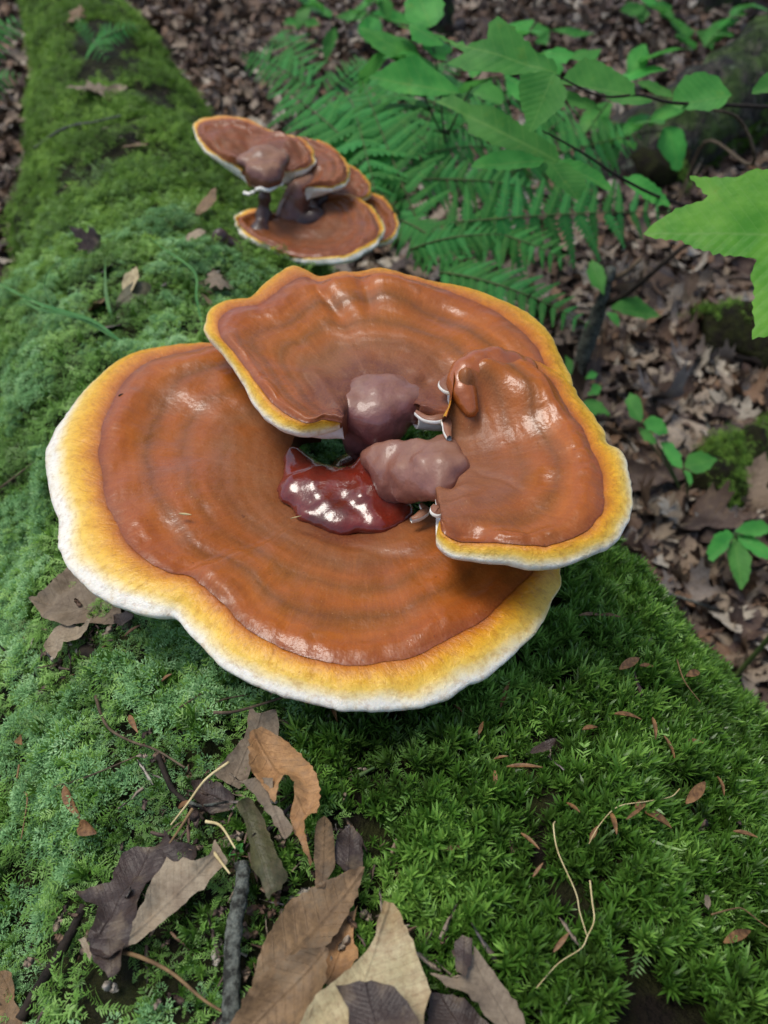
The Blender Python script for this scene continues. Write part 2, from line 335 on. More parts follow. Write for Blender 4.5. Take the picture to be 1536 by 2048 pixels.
M_SOIL = simple_material('log_soil', lin(26, 21, 16), lin(42, 46, 18), 40, 0.9, 0.9, 0.02, 0.15)
M_GROUND = simple_material('forest_soil', lin(42, 33, 26), lin(78, 62, 48), 9, 0.95, 0.8, 0.05, 0.1, 30)
M_BARK = simple_material('tree_bark', lin(36, 33, 28), lin(96, 92, 80), 34, 0.9, 1.0, 0.03, 0.15, 30)
def bark_material():
    m, nt, p, out = mat_new('leaning_bark'); co = coords(nt)
    mp_ = N(nt, 'ShaderNodeMapping'); mp_.inputs['Rotation'].default_value = (0, -.75, 0); mp_.inputs['Scale'].default_value = (1, 1, .22); lk(nt, co, mp_.inputs['Vector'])
    crack = ramp(nt, noise(nt, mp_.outputs[0], 34, 5, .6), [(0.40, 0.0), (0.56, 1.0)])
    c = mixc(nt, crack, lin(18, 16, 13), ramp(nt, noise(nt, co, 60, 5), [(0.35, lin(40, 37, 31)), (0.65, lin(76, 71, 60))]))
    c = mixc(nt, ramp(nt, noise(nt, co, 22, 5, .7), [(0.60, 0.0), (0.67, .7)]), c, lin(112, 124, 104))
    c = mixc(nt, ramp(nt, noise(nt, co, 7, 5, .65), [(0.44, 0.0), (0.58, .9)]), c, lin(56, 80, 22))
    lk(nt, c, p.inputs['Base Color']); p.inputs['Roughness'].default_value = .9
    b = bump(nt, crack, .9, .02, None); bump(nt, noise(nt, co, 90, 4), .5, .006, p.inputs['Normal'], b); return m
M_BARK2 = bark_material()
M_TWIG = simple_material('twig_bark', lin(56, 46, 36), lin(104, 90, 72), 90, 0.85, 0.6, 0.002, 0.2)
M_TWIG_DARK = simple_material('twig_dark', lin(28, 24, 20), lin(52, 44, 36), 90, 0.8, 0.6, 0.002, 0.2)
M_STICK = simple_material('stick_lichen', lin(50, 50, 45), lin(112, 116, 106), 240, 0.9, 0.9, 0.003, 0.2, contrast=(0.4, 0.6))
M_STRAW = simple_material('dry_straw', lin(168, 148, 100), lin(206, 190, 142), 100, 0.6, 0.2, 0.001)
M_DRYSTEM = simple_material('dry_stem_brown', lin(92, 70, 46), lin(134, 108, 72), 100, 0.7, 0.3, 0.001)
M_GRASS = green_leaf_material('grass_green', lin(52, 104, 52), lin(86, 132, 72), 0.3, 0.4, 1.0)
M_STEMG = simple_material('green_stem', lin(58, 84, 40), lin(84, 96, 52), 60, 0.6, 0.2, 0.001)
M_SCALE = simple_material('bud_scale_brown', lin(78, 52, 30), lin(138, 102, 64), 220, 0.5, 0.4, 0.001)

# ------------------------------------------------------------------ the ground and the log
def ground_h(x, y):
    p = np.stack([x, y, np.zeros_like(x)], -1)
    return 0.05*vnoise(p, 0.7, 3)+0.02*vnoise(p, 2.6, 5)+0.012*np.maximum(y-3, 0)
gx = np.concatenate([-np.geomspace(60, 3.2, 24), np.linspace(-3, 5, 110), np.geomspace(5.2, 60, 24)])
gy = np.concatenate([-np.geomspace(40, 1.2, 16), np.linspace(-1, 8, 120), np.geomspace(8.2, 110, 28)])
GX, GY = np.meshgrid(gx, gy)
gh = np.minimum(ground_h(GX, GY), 1.2)
gv = np.stack([GX, GY, gh], -1).reshape(-1, 3)
gf = grid_faces(len(gy), len(gx))
go = obj('ground', mesh_data('ground', gv, gf, M_GROUND)); props(go, kind='structure', label='brown forest floor of soil and litter', cat='ground')

# fallen log: rows along the axis (x, y, centre z, half width, half height)
LOGK = np.array([[0.34, -0.75, 0.27, 0.40, 0.36], [0.19, -0.30, 0.28, 0.39, 0.36], [0.03, 0.15, 0.29, 0.37, 0.35], [-0.09, 0.49, 0.29, 0.35, 0.335], [-0.30, 1.05, 0.27, 0.30, 0.285],
                 [-0.45, 1.5, 0.25, 0.27, 0.25], [-0.585, 1.9, 0.24, 0.24, 0.225], [-0.76, 2.4, 0.22, 0.22, 0.21], [-1.0, 3.1, 0.21, 0.205, 0.2], [-1.4, 4.1, 0.2, 0.17, 0.18], [-1.75, 5.0, 0.2, 0.15, 0.16]])
LR = catmull(LOGK, 230); NV = 150
T = np.gradient(LR[:, :2], axis=0); T /= np.linalg.norm(T, axis=1)[:, None]
side = np.stack([T[:, 1], -T[:, 0]], -1)
va = np.linspace(0, 2*math.pi, NV, endpoint=False)
Vx = LR[:, None, 0]+side[:, None, 0]*LR[:, None, 3]*np.sin(va)[None]
Vy = LR[:, None, 1]+side[:, None, 1]*LR[:, None, 3]*np.sin(va)[None]
Vz = LR[:, None, 2]+LR[:, None, 4]*np.cos(va)[None]
LV = np.stack([Vx, Vy, Vz], -1)
C0 = LR[:, None, :3]; RAD = LV-C0; RAD = RAD/np.linalg.norm(RAD, axis=-1, keepdims=True)
LV = LV+RAD*(0.022*fbm(LV, 5.5, 2, 1)+0.010*fbm(LV, 17, 3, 2))[..., None]
LV = LV.reshape(-1, 3); LF = grid_faces(len(LR), NV, True, flip=True)
LF.append(tuple(range(NV))); LF.append(tuple(range((len(LR)-1)*NV, len(LR)*NV))[::-1])
log_root = thing('fallen_log', (0.03, 0.15, 0.0), 'large fallen log covered in green moss carrying the shelf mushrooms', 'log')
log_o = mk('trunk', LV, LF, M_SOIL, log_root)
BV_LOG = BVHTree.FromPolygons([tuple(v) for v in LV], LF)
BV_GND = BVHTree.FromPolygons([tuple(v) for v in gv], gf)
def hit(px, py, bv=None):
    """place on the log (or the ground) seen at a point of the photograph"""
    d = Vector(nrm(ray(px, py)))
    for b in ([bv] if bv else [BV_LOG, BV_GND]):
        h = b.ray_cast(Vector(CAM), d)
        if h[0] is not None:
            n = h[1] if h[1].z > 0 or abs(h[1].z) < .3 else -h[1]
            return np.array(h[0]), np.array(n)
    return at_z(px, py, 0), np.array([0, 0, 1.0])
def drop(x, y, bv):
    h = bv.ray_cast(Vector((x, y, 5)), Vector((0, 0, -1)))
    return (np.array(h[0]), np.array(h[1])) if h[0] is not None else (np.array([x, y, 0]), np.array([0, 0, 1.0]))

# ------------------------------------------------------------------ scatter (moss, litter): real shoots on real places
def scatter(name, pts, rots, scales, idx, tint, protos, kind='stuff', label=None, cat=None, parent=None):
    me = bpy.data.meshes.new(name); me.from_pydata([tuple(p) for p in pts], [], [])
    a = me.attributes.new('rot', 'FLOAT_VECTOR', 'POINT'); a.data.foreach_set('vector', np.asarray(rots, np.float32).ravel())
    a = me.attributes.new('scl', 'FLOAT', 'POINT'); a.data.foreach_set('value', np.asarray(scales, np.float32))
    a = me.attributes.new('idx', 'INT', 'POINT'); a.data.foreach_set('value', np.asarray(idx, np.int32))
    a = me.attributes.new('tint', 'FLOAT', 'POINT'); a.data.foreach_set('value', np.asarray(tint, np.float32))
    o = obj(name, me); props(o, label, cat, kind=kind)
    c = bpy.data.collections.new(name+'_shoots')
    for p in protos: c.objects.link(p)
    ng = bpy.data.node_groups.new(name, 'GeometryNodeTree')
    ng.interface.new_socket(name='Geometry', in_out='INPUT', socket_type='NodeSocketGeometry'); ng.interface.new_socket(name='Geometry', in_out='OUTPUT', socket_type='NodeSocketGeometry')
    gi = ng.nodes.new('NodeGroupInput'); gout = ng.nodes.new('NodeGroupOutput')
    ip = ng.nodes.new('GeometryNodeInstanceOnPoints'); ci = ng.nodes.new('GeometryNodeCollectionInfo')
    ci.inputs['Collection'].default_value = c; ci.inputs['Separate Children'].default_value = True; ci.inputs['Reset Children'].default_value = True
    def na(n, t):
        x = ng.nodes.new('GeometryNodeInputNamedAttribute'); x.data_type = t; x.inputs['Name'].default_value = n; return x.outputs['Attribute']
    L = ng.links
    L.new(gi.outputs[0], ip.inputs['Points']); L.new(ci.outputs[0], ip.inputs['Instance']); ip.inputs['Pick Instance'].default_value = True
    L.new(na('idx', 'INT'), ip.inputs['Instance Index']); L.new(na('rot', 'FLOAT_VECTOR'), ip.inputs['Rotation']); L.new(na('scl', 'FLOAT'), ip.inputs['Scale'])
    L.new(ip.outputs[0], gout.inputs[0])
    md = o.modifiers.new('scatter', 'NODES'); md.node_group = ng
    return o
def blade(V, F, A, base, dirv, up, length, width, curl, nseg=3, a0=0.0, a1=1.0):
    """one lance-shaped moss leaf"""
    d = nrm(dirv); s = np.cross(d, up)
    s = nrm(s) if np.linalg.norm(s) > 1e-6 else np.array([1.0, 0, 0]); n = np.cross(s, d)
    i0 = len(V)
    for k in range(nseg):
        t = k/nseg; wv = width*(0.55+1.5*t-2.0*t*t)
        c = base+d*length*t+n*curl*length*t*t
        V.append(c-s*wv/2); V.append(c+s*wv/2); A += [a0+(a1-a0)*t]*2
    V.append(base+d*length+n*curl*length); A.append(a1)
    for k in range(nseg-1): F.append((i0+2*k, i0+2*k+1, i0+2*k+3, i0+2*k+2))
    F.append((i0+2*nseg-2, i0+2*nseg-1, i0+2*nseg))
def shoot_spiky(rng, mat, name):
    V, F, A = [], [], []
    n = rng.integers(13, 18)
    for i in range(n):
        h = 0.15+0.85*i/n; az = i*2.4+rng.uniform(-.4, .4); spread = 1.15-0.75*h
        d = np.array([math.cos(az)*spread, math.sin(az)*spread, 0.6+0.7*h])
        b = np.array([0, 0, 0.010*h-0.003])
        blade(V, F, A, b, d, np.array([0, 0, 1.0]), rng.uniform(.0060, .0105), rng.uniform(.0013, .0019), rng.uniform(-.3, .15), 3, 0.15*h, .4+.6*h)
    return obj(name, mesh_data(name, V, F, mat, True, {'tip': ('FLOAT', A)}), link=False)
def shoot_feather(rng, mat, name, L=0.02, npair=9, w=0.0055):
    V, F, A = [], [], []
    bend = rng.uniform(-.8, .8)
    for i in range(npair):
        t = (i+.5)/npair; p = np.array([bend*L*t*t, L*t*0.9, rng.uniform(.004, .010)*math.sin(t*2.6)+0.001])
        ll = w*(0.35+1.25*t-1.35*t*t)*rng.uniform(.8, 1.2)*1.5
        for sgn in (-1, 1):
            d = np.array([sgn*1.0, 0.7, rng.uniform(.0, .75)])
            blade(V, F, A, p, d, np.array([0, 0, 1.0]), ll*rng.uniform(.6, 1.2), .0013, rng.uniform(-.3, .1), 2, .2, 1)
    blade(V, F, A, np.array([0, 0, 0.001]), np.array([bend, 1, .35]), np.array([0, 0, 1.0]), L, .0011, -.25, 3, .2, .9)
    return obj(name, mesh_data(name, V, F, mat, True, {'tip': ('FLOAT', A)}), link=False)
def shoot_fluffy(rng, mat, name):
    V, F, A = [], [], []
    for i in range(46):
        u = rng.normal(size=3); u[2] = abs(u[2])+.15; u = nrm(u)
        b = u*np.array([.0065, .0065, .0055])*rng.uniform(.45, 1)
        blade(V, F, A, b, u+rng.normal(size=3)*.6, np.array([0, 0.2, 1.0]), rng.uniform(.0016, .0034), .0011, rng.uniform(-.2, .2), 2, .3, 1)
    return obj(name, mesh_data(name, V, F, mat, True, {'tip': ('FLOAT', A)}), link=False)
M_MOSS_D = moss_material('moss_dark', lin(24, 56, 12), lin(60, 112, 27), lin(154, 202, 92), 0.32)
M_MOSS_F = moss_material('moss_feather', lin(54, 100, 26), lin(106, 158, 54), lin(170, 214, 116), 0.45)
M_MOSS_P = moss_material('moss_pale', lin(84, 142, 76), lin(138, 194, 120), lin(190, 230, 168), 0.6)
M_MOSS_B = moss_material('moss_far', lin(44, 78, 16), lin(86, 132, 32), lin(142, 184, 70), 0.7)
rg = np.random.default_rng(5)
PR_D = [shoot_spiky(rg, M_MOSS_D, 'spiky_shoot_%d' % i) for i in range(5)]
PR_F = [shoot_feather(rg, M_MOSS_F, 'feather_shoot_%d' % i) for i in range(5)]
PR_P = [shoot_fluffy(rg, M_MOSS_P, 'fluffy_shoot_%d' % i) for i in range(4)]
PR_B = [shoot_feather(rg, M_MOSS_B, 'far_shoot_%d' % i, .018, 6, .007) for i in range(3)]+[shoot_fluffy(rg, M_MOSS_B, 'far_shoot_%d' % i) for i in range(3, 5)]
def euler_from(nv, az, tilt, rng):
    """rotation that stands +Z on the normal, turned by az and leaned by tilt"""
    q = Vector(nv).to_track_quat('Z', 'Y') @ Euler((tilt*math.cos(az*1.7), tilt*math.sin(az*1.7), az)).to_quaternion()
    return q.to_euler()
# sample the log skin
LVa = LV.reshape(len(LR), NV, 3)
def log_points(n, ylo, yhi, rng):
    A_ = LVa[:-1]; e1 = LVa[1:]-A_; e2 = np.roll(LVa, -1, axis=1)[:-1]-A_
    nn = np.cross(e2, e1); ar = np.linalg.norm(nn, axis=-1); nn = nn/(ar[..., None]+1e-12)
    cen = A_+e1/2+e2/2; out = nn*np.sign((nn*(cen-LR[:-1, None, :3])).sum(-1))[..., None]
    ok = (cen[..., 1] > ylo) & (cen[..., 1] < yhi) & (out[..., 2] > -0.25)
    # what the camera, or one a step aside, could see
    vd = CAM-cen; ok &= ((vd/np.linalg.norm(vd, axis=-1, keepdims=True))*out).sum(-1) > -0.35
    rel = cen-CAM; dep = rel@FWD; px = 768+FPX*(rel@RT)/np.maximum(dep, .01); py = 1024-FPX*(rel@UPV)/np.maximum(dep, .01)
    ok &= (dep > .02) & (px > -420) & (px < 1960) & (py < 2350)
    wgt = (ar*ok).ravel(); wgt = wgt/wgt.sum()
    k = rng.choice(len(wgt), n, p=wgt); i, j = np.unravel_index(k, ar.shape); u, v = rng.random(n), rng.random(n)
    return A_[i, j]+e1[i, j]*u[:, None]+e2[i, j]*v[:, None], out[i, j], px[i, j], py[i, j]
def press_dist(P_):
    """how far each moss shoot stands from the leaves and sticks that press the moss flat"""
    kd = KDTree(len(PRESS))
    for i, q in enumerate(PRESS): kd.insert(Vector(q), i)
    kd.balance(); return np.array([kd.find(Vector(p))[2] for p in P_])-.008
def moss_patch(name, n, ylo, yhi, chooser, protos, scl, label, lean, rng, extra=0.0):
    P_, N_, px, py = log_points(n, ylo, yhi, rng)
    keep = chooser(P_, px, py) > rng.random(n); P_, N_ = P_[keep], N_[keep]
    m = len(P_); az = rng.random(m)*6.283; Nu = N_*0.75+np.array([0, 0, .45]); Nu /= np.linalg.norm(Nu, axis=1)[:, None]
    rots = [euler_from(Nu[i], az[i], rng.uniform(0, lean), rng) for i in range(m)]
    tint = np.clip(0.46+0.5*fbm(P_, 14, 3, 9)+rng.normal(0, .2, m), 0, 1)
    wl = worley(P_, 34, 5); hump = 0.015*np.clip(1-wl*1.35, 0, 1)+0.006*np.clip(fbm(P_, 22, 2, 41), -.6, 1)
    gap = sstep(.86, .62, wl) if False else 1-sstep(.62, .9, wl+.08*rng.normal(size=m)); kp = gap > rng.random(m)*.9
    P_, N_, tint, hump = P_[kp], N_[kp], np.clip(tint[kp]+.22*(.45-wl[kp]), 0, 1), hump[kp]; rots = [r_ for r_, k_ in zip(rots, kp) if k_]; m = len(P_)
    dp = press_dist(P_); fl = sstep(.0, .010, dp); hump = hump*(.6+.4*fl)
    return scatter(name, P_+N_*(hump+extra*fl+.001)[:, None], rots, scl*rng.uniform(.7, 1.3, m)*(.58+.42*fl), rng.integers(0, len(protos), m), tint, protos, label=label, cat='moss')
def bare(P_): return sstep(-.9, -.52, fbm(P_, 17, 3, 77))          # bare dark patches of the log
def right_side(px, py): return sstep(0.14, 0.60, (px-0.12*(2048-py))/1536+.10*np.sin(px*.021)*np.sin(py*.017+1)+.05*np.sin(px*.05+py*.043))
PRESS = []

# ------------------------------------------------------------------ shelf mushrooms
def fan_cap(root, z0, keys, tilt=(0, 0), hi=0.0, hb=0.0, ho=-0.008, dome=0.0, lip=0.003, thick=0.012, thick_in=0.022, feats=(), edge_r=0.0035,
            crust=M_CRUST, dust_in=1.0, ns=300, zones=0.0007, wob=1.0, seed=0, ref=None, pull=None, thin=0.0, dust_all=0.0, wmul=1.0):
    """a fan shaped cap: keys run round the fan, each (inner, band, outer, whiteness) where band is the line between lacquered crust and pale margin"""
    K = np.array([[*k[0], *k[1], *k[2], k[3]] for k in keys], float)
    if pull is not None:
        wp = (pull[2]*np.sqrt(np.clip(np.sin(np.pi*np.linspace(0, 1, len(K)))*1.6, 0, 1)))[:, None]; K[:, 0:2] = K[:, 0:2]*(1-wp)+np.array(pull[:2])*wp
    K[:, 2:4] = K[:, 2:4]*(1-thin)+K[:, 4:6]*thin
    D = catmull(K, ns)
    ref = ref or K[:, 4:6].mean(0)
    c0 = at_z(ref[0], ref[1], z0); n = nrm((-tilt[0], -tilt[1], 1.0))
    def up3(cols, h): return np.array([at_plane(a, b, c0+n*h, n) for a, b in cols])
    I, B, O = up3(D[:, 0:2], hi), up3(D[:, 2:4], hb), up3(D[:, 4:6], ho)
    s = np.linspace(0, 1, ns)
    out = O-B; ol = np.linalg.norm(out[:, :2], axis=1)
    dirn = O-I; dirn[:, 2] = 0; dirn /= np.linalg.norm(dirn, axis=1)[:, None]+1e-9
    fo = vnoise(O, 90, 3+seed)*.0010*wob+vnoise(O, 300, 4+seed)*.0006*wob+vnoise(O, 30, 6+seed)*.0016*wob
    O = O+dirn*fo[:, None]; B = B+dirn*(vnoise(B, 60, 5+seed)*.0012*wob+vnoise(B, 200, 8+seed)*.0006*wob)[:, None]
    up = np.array([0, 0, 1.0])
    # crust
    nt_ = 54; tc = np.linspace(0, 1, nt_)[:, None, None]
    CR = I[None]*(1-tc)+B[None]*tc
    t1 = tc[..., 0]
    env = np.sin(np.pi*np.clip(t1, 0, 1))
    h = dome*env+lip*np.exp(-((t1-.90)/.07)**2)*(1-sstep(.94, 1.0, t1)*.95)-0.0004*sstep(.97, 1, t1)
    h = h+zones*.5*np.sin(t1*30+2.2*vnoise(CR, 14, 21+seed))*env*(.6+.4*vnoise(CR, 25, 22+seed))
    h = h+(.0034*fbm(CR, 13, 2, 12+seed)+.0022*fbm(CR, 26, 2, 13+seed)+.0007*fbm(CR, 75, 2, 15+seed))*wob*np.minimum(1, env*2.2)
    h = h+wob*np.exp(-((t1-.91)/.08)**2)*(.0009*vnoise(CR, 110, 16+seed)+.0014*vnoise(CR, 45, 18+seed)+.0005*vnoise(CR, 260, 19+seed))
    flat = CR.copy()
    def feature(P3, t_edge):
        hh = 0
        for f in feats:
            if f[0] == 'bump':
                c = at_plane(f[1], f[2], c0, n); d = np.linalg.norm((P3-c)[..., :2], axis=-1)
                hh = hh+f[4]*np.exp(-(d/f[3])**2)
            else:
                a, b = at_plane(*f[1], c0, n)[:2], at_plane(*f[2], c0, n)[:2]; ab = b-a; L = np.linalg.norm(ab); e = ab/L
                q = P3[..., :2]-a; al = q@e; dp = q[..., 0]*(-e[1])+q[..., 1]*e[0]
                along = sstep(-.25*L, .2*L, al)*(1-sstep(.8*L, 1.25*L, al))
                dp = dp+.004*vnoise(P3, 40, 61)
                if f[0] == 'groove': hh = hh-f[3]*np.exp(-(dp/f[4])**2)*along
                else: hh = hh+f[3]*sstep(-f[4], f[4], dp)*np.exp(-np.abs(dp)/f[5])*along
        return hh
    h = h+feature(flat, t1)*(1-sstep(.9, 1, t1)*.75)
    CR = CR+up*h[..., None]
    ia = np.zeros((nt_, ns))
    dust = dust_in*(1-sstep(.12, .62, t1+.12*vnoise(CR, 18, 33)))+dust_all+.25*np.clip(fbm(CR, 30, 2, 35), 0, 1)
    arc = np.concatenate([[0], np.cumsum(np.linalg.norm(np.diff(B, axis=0), axis=1))])
    stk_ = np.zeros((nt_, ns))
    for f in feats:
        if f[0] == 'bump' and len(f) > 5:
            dd_ = np.linalg.norm((CR-at_plane(f[1], f[2], c0, n))[..., :2], axis=-1); stk_ = np.maximum(stk_, 1-sstep(f[5]*.5, f[5]*1.6, dd_+.007*vnoise(CR, 60, 71)))
    att = {'t': ('FLOAT', np.broadcast_to(t1, (nt_, ns)).ravel()), 'dust': ('FLOAT', np.clip(dust, 0, 1).ravel()), 'stalk': ('FLOAT', np.clip(stk_, 0, 1).ravel()), 'fan': ('FLOAT_VECTOR', np.stack([np.broadcast_to(arc[None], (nt_, ns)), np.broadcast_to(t1, (nt_, ns)), np.full((nt_, ns), seed*3.3)], -1))}
    cap = mk('cap', CR.reshape(-1, 3), grid_faces(nt_, ns), crust, root, True, att)
    # margin, turning over the edge
    nm = 18; tm = np.linspace(0, 1, nm)[:, None, None]; t2 = tm[..., 0]
    Bm = CR[-1]-up*.0004; Bm = Bm+(I-B)*0.012
    MG = Bm[None]*(1-tm)+O[None]*tm
    MG[..., 2] = Bm[None, :, 2]*(1-t2**1.9)+O[None, :, 2]*t2**1.9
    sw = np.sin(np.pi*t2)
    MG = MG+up*(sw*(.14*ol[None]*.35+.0010*vnoise(MG, 110, 44+seed)*wob+.0009*vnoise(MG, 45, 45+seed)*wob+.0004*vnoise(MG, 330, 46)))[..., None]
    ne = 7; ph = np.linspace(0, math.pi*.62, ne)[1:]
    er = edge_r*(1+.25*vnoise(O, 50, 47))
    ED = np.array([O-dirn*(er*(1-math.cos(p)))[:, None]*.9-up*(er*math.sin(p)*1.3)[:, None] for p in ph])
    MM = np.vstack([MG, ED])
    wv = D[:, 6]*wmul
    tmat = np.vstack([t2*np.ones((1, ns))*wv[None], np.ones((ne-1, ns))*np.maximum(wv, .9)[None]])
    tmat[nm-2] = np.maximum(tmat[nm-2], .62); tmat[nm-1] = np.maximum(tmat[nm-1], .85)
    margin = mk('margin', MM.reshape(-1, 3), grid_faces(len(MM), ns), M_MARGIN, root, True, {'t': ('FLOAT', np.clip(tmat, 0, 1).ravel()), 'fan': ('FLOAT_VECTOR', np.stack([np.broadcast_to(arc[None], MM.shape[:2]), np.broadcast_to(np.linspace(0, 1, len(MM))[:, None], MM.shape[:2]), np.full(MM.shape[:2], seed*3.3)], -1))})
    # pore surface below, inner wall and the two ends
    U0 = MM[-1]+dirn*-.0002; Iu = I-up*thick_in
    nu = 8; tu = np.linspace(0, 1, nu)[:, None, None]
    UN = U0[None]*(1-tu)+Iu[None]*tu
    UN = UN-up*((thick*.5)*np.sin(np.pi*tu[..., 0]))[..., None]
    UN = np.vstack([UN, (CR[0]-up*.0003)[None]])
    Fp = grid_faces(len(UN), ns)
    V = list(UN.reshape(-1, 3))
    for e in (0, ns-1):
        prof = [CR[i, e] for i in range(0, nt_, 3)]+[MM[i, e] for i in range(1, len(MM), 2)]+[UN[i, e] for i in range(1, nu)]
        c = np.mean(prof, axis=0); i0 = len(V); V.append(c); V += prof
        for i in range(len(prof)): Fp.append((i0, i0+1+i, i0+1+(i+1) % len(prof)))
    po = mk('pore_surface', np.array(V), Fp, [M_PORE, M_STALL], root, True)
    nq = (len(UN)-2)*(ns-1); mi = np.zeros(len(Fp), np.int32); mi[nq:] = 1; po.data.polygons.foreach_set('material_index', mi)
    return cap
def blob(name, balls, mat, root, voxel=.0026, rough=.0015, tscale=.02, smooth=14):
    """stalk and swelling: overlapping lumps fused into one skin; balls are (place, radius, squash z)"""
    bm = bmesh.new()
    for p, r, sq in balls:
        M = Matrix.Translation(Vector(p)) @ Matrix.Diagonal((1, 1, sq, 1))
        bmesh.ops.create_icosphere(bm, subdivisions=3, radius=r, matrix=M)
    org = Vector(root.location)
    for v in bm.verts: v.co -= org
    me = bpy.data.meshes.new(name); bm.to_mesh(me); bm.free(); me.materials.append(mat)
    o = obj(name, me, root)
    md = o.modifiers.new('fuse', 'REMESH'); md.mode = 'VOXEL'; md.voxel_size = voxel; md.use_smooth_shade = True
    sm = o.modifiers.new('smooth', 'SMOOTH'); sm.factor = .5; sm.iterations = smooth
    tx = bpy.data.textures.new(name+'_lumps', 'CLOUDS'); tx.noise_scale = tscale; tx.noise_depth = 3
    dp = o.modifiers.new('lumps', 'DISPLACE'); dp.texture = tx; dp.strength = rough*2; dp.mid_level = .5
    return o
def bl(px, py, z, r, sq=1.0): return (at_z(px, py, z), r, sq)

base_hit, _ = hit(735, 905, BV_LOG); bz = base_hit[2]
def mushroom_root(px, py, label):
    h, _ = hit(px, py, BV_LOG); return thing('shelf_mushroom', h, label, 'mushroom', 'shelf mushrooms growing on the log')

# A: the big kidney shaped cap lying lowest
ZA = 0.700
rA = mushroom_root(700, 950, 'largest lacquered brown shelf mushroom with broad yellow and white margin, lowest of its cluster')
# keys: inner, band, outer, whiteness
KA = [((640, 850), (640, 745), (660, 715), .3), ((600, 850), (520, 705), (520, 690), .25), ((585, 865), (440, 690), (440, 688), .35), ((575, 890), (385, 700), (360, 690), .5),
      ((570, 905), (300, 722), (270, 705), .55), ((566, 915), (250, 760), (205, 745), .75), ((563, 930), (215, 825), (145, 810), .95), ((562, 945), (198, 890), (96, 885), 1.15),
      ((562, 960), (205, 960), (92, 930), 1.25), ((564, 975), (218, 1020), (112, 1035), 1.2), ((568, 988), (250, 1078), (128, 1110), 1.15), ((575, 1000), (290, 1115), (165, 1165), 1.15),
      ((585, 1010), (340, 1142), (225, 1205), 1.2), ((598, 1020), (375, 1150), (300, 1230), 1.2), ((615, 1032), (412, 1172), (355, 1238), 1.05), ((632, 1040), (445, 1205), (400, 1285), 1.05),
      ((652, 1048), (490, 1255), (455, 1338), 1.1), ((675, 1056), (560, 1292), (535, 1378), 1.1), ((700, 1060), (640, 1318), (640, 1410), 1.1), ((725, 1060), (720, 1328), (745, 1420), 1.1),
      ((750, 1057), (800, 1318), (850, 1410), 1.05), ((770, 1052), (870, 1292), (940, 1370), 1.05), ((785, 1047), (930, 1262), (1020, 1318), 1.0), ((797, 1042), (985, 1222), (1072, 1262), .9),
      ((806, 1038), (1040, 1172), (1105, 1205), .75), ((815, 1035), (1080, 1130), (1122, 1150), .6), ((830, 1030), (1075, 1085), (1105, 1095), .5), ((850, 1025), (1010, 1060), (1035, 1062), .5)]
fan_cap(rA, ZA, KA, tilt=(0, .02), hi=-.015, hb=0.0, ho=-.010, dome=.004, lip=.0022, thick=.012, thick_in=.016, edge_r=.0045, ref=(620, 1050), zones=.0008, pull=(690, 985, .08),
        feats=[('crease', (340, 1160), (590, 1020), -.007, .007, .05), ('bump', 690, 985, .03, -.004, .030), ('bump', 900, 1160, .012, .0015), ('bump', 470, 900, .03, .002), ('groove', (590, 1040), (800, 1090), .0012, .004)], seed=1)
blob('stem', [bl(600, 935, .690, 0.0130, 0.50), bl(600, 980, .688, 0.0170, 0.47), bl(640, 1012, .687, 0.0190, 0.43), bl(690, 1026, .686, 0.0210, 0.40), bl(745, 1026, .686, 0.0200, 0.40), bl(785, 1018, .687, 0.0150, 0.43), bl(640, 970, .689, 0.0210, 0.43), bl(690, 982, .688, 0.0230, 0.40),
              bl(740, 980, .690, 0.0230, 0.43), bl(770, 972, .692, 0.0180, 0.50), bl(700, 1000, .664, 0.0240, 1.00), bl(720, 975, .64, 0.0280, 1.00), bl(730, 965, bz-.005, 0.0320, 1.00), bl(590, 918, .690, 0.0090, 1.00), bl(745, 940, .692, 0.0140, 1.00), bl(770, 1000, .688, 0.0180, 0.43), bl(615, 995, .687, 0.0160, 0.43)], M_STEM_RED, rA, rough=.0042, tscale=.024)

# B: the rear cap of the cluster, tilted up behind
ZB = 0.738
rB = mushroom_root(735, 880, 'broad brown shelf mushroom with wavy golden rim and purple stalk, behind the largest one')
KB = [((690, 845), (684, 846), (678, 853), .9), ((682, 838), (650, 838), (648, 862), .95), ((676, 826), (612, 845), (600, 866), 1.0), ((672, 812), (572, 826), (550, 845), 1.0), ((670, 800), (535, 795), (506, 805), 1.0),
      ((670, 792), (505, 752), (475, 748), .95), ((671, 785), (470, 705), (440, 700), .95), ((673, 780), (442, 672), (408, 662), .9), ((677, 775), (438, 640), (415, 620), .7), ((682, 770), (470, 616), (452, 600), .5),
      ((690, 766), (520, 606), (500, 596), .4), ((700, 762), (548, 586), (535, 562), .4), ((712, 759), (585, 560), (578, 533), .4), ((722, 757), (612, 552), (606, 537), .4), ((732, 755), (640, 563), (640, 553), .35),
      ((742, 754), (680, 555), (682, 545), .35), ((752, 754), (722, 553), (720, 543), .4), ((762, 755), (760, 550), (762, 536), .4), ((772, 756), (800, 556), (800, 546), .4), ((782, 758), (838, 564), (838, 558), .4),
      ((792, 761), (900, 582), (905, 570), .45), ((802, 764), (960, 606), (968, 587), .5), ((812, 768), (1015, 638), (1035, 612), .55), ((822, 773), (1060, 678), (1085, 650), .6), ((830, 778), (1085, 715), (1112, 700), .65),
      ((838, 785), (1095, 750), (1130, 735), .7), ((846, 793), (1090, 785), (1143, 775), .7), ((852, 803), (1060, 815), (1120, 815), .6), ((854, 808), (990, 830), (1010, 840), .6), ((852, 812), (930, 838), (938, 848), .8), ((848, 816), (885, 834), (888, 844), .9), ((842, 820), (856, 830), (852, 838), .9), ((838, 822), (842, 826), (836, 832), .9)]
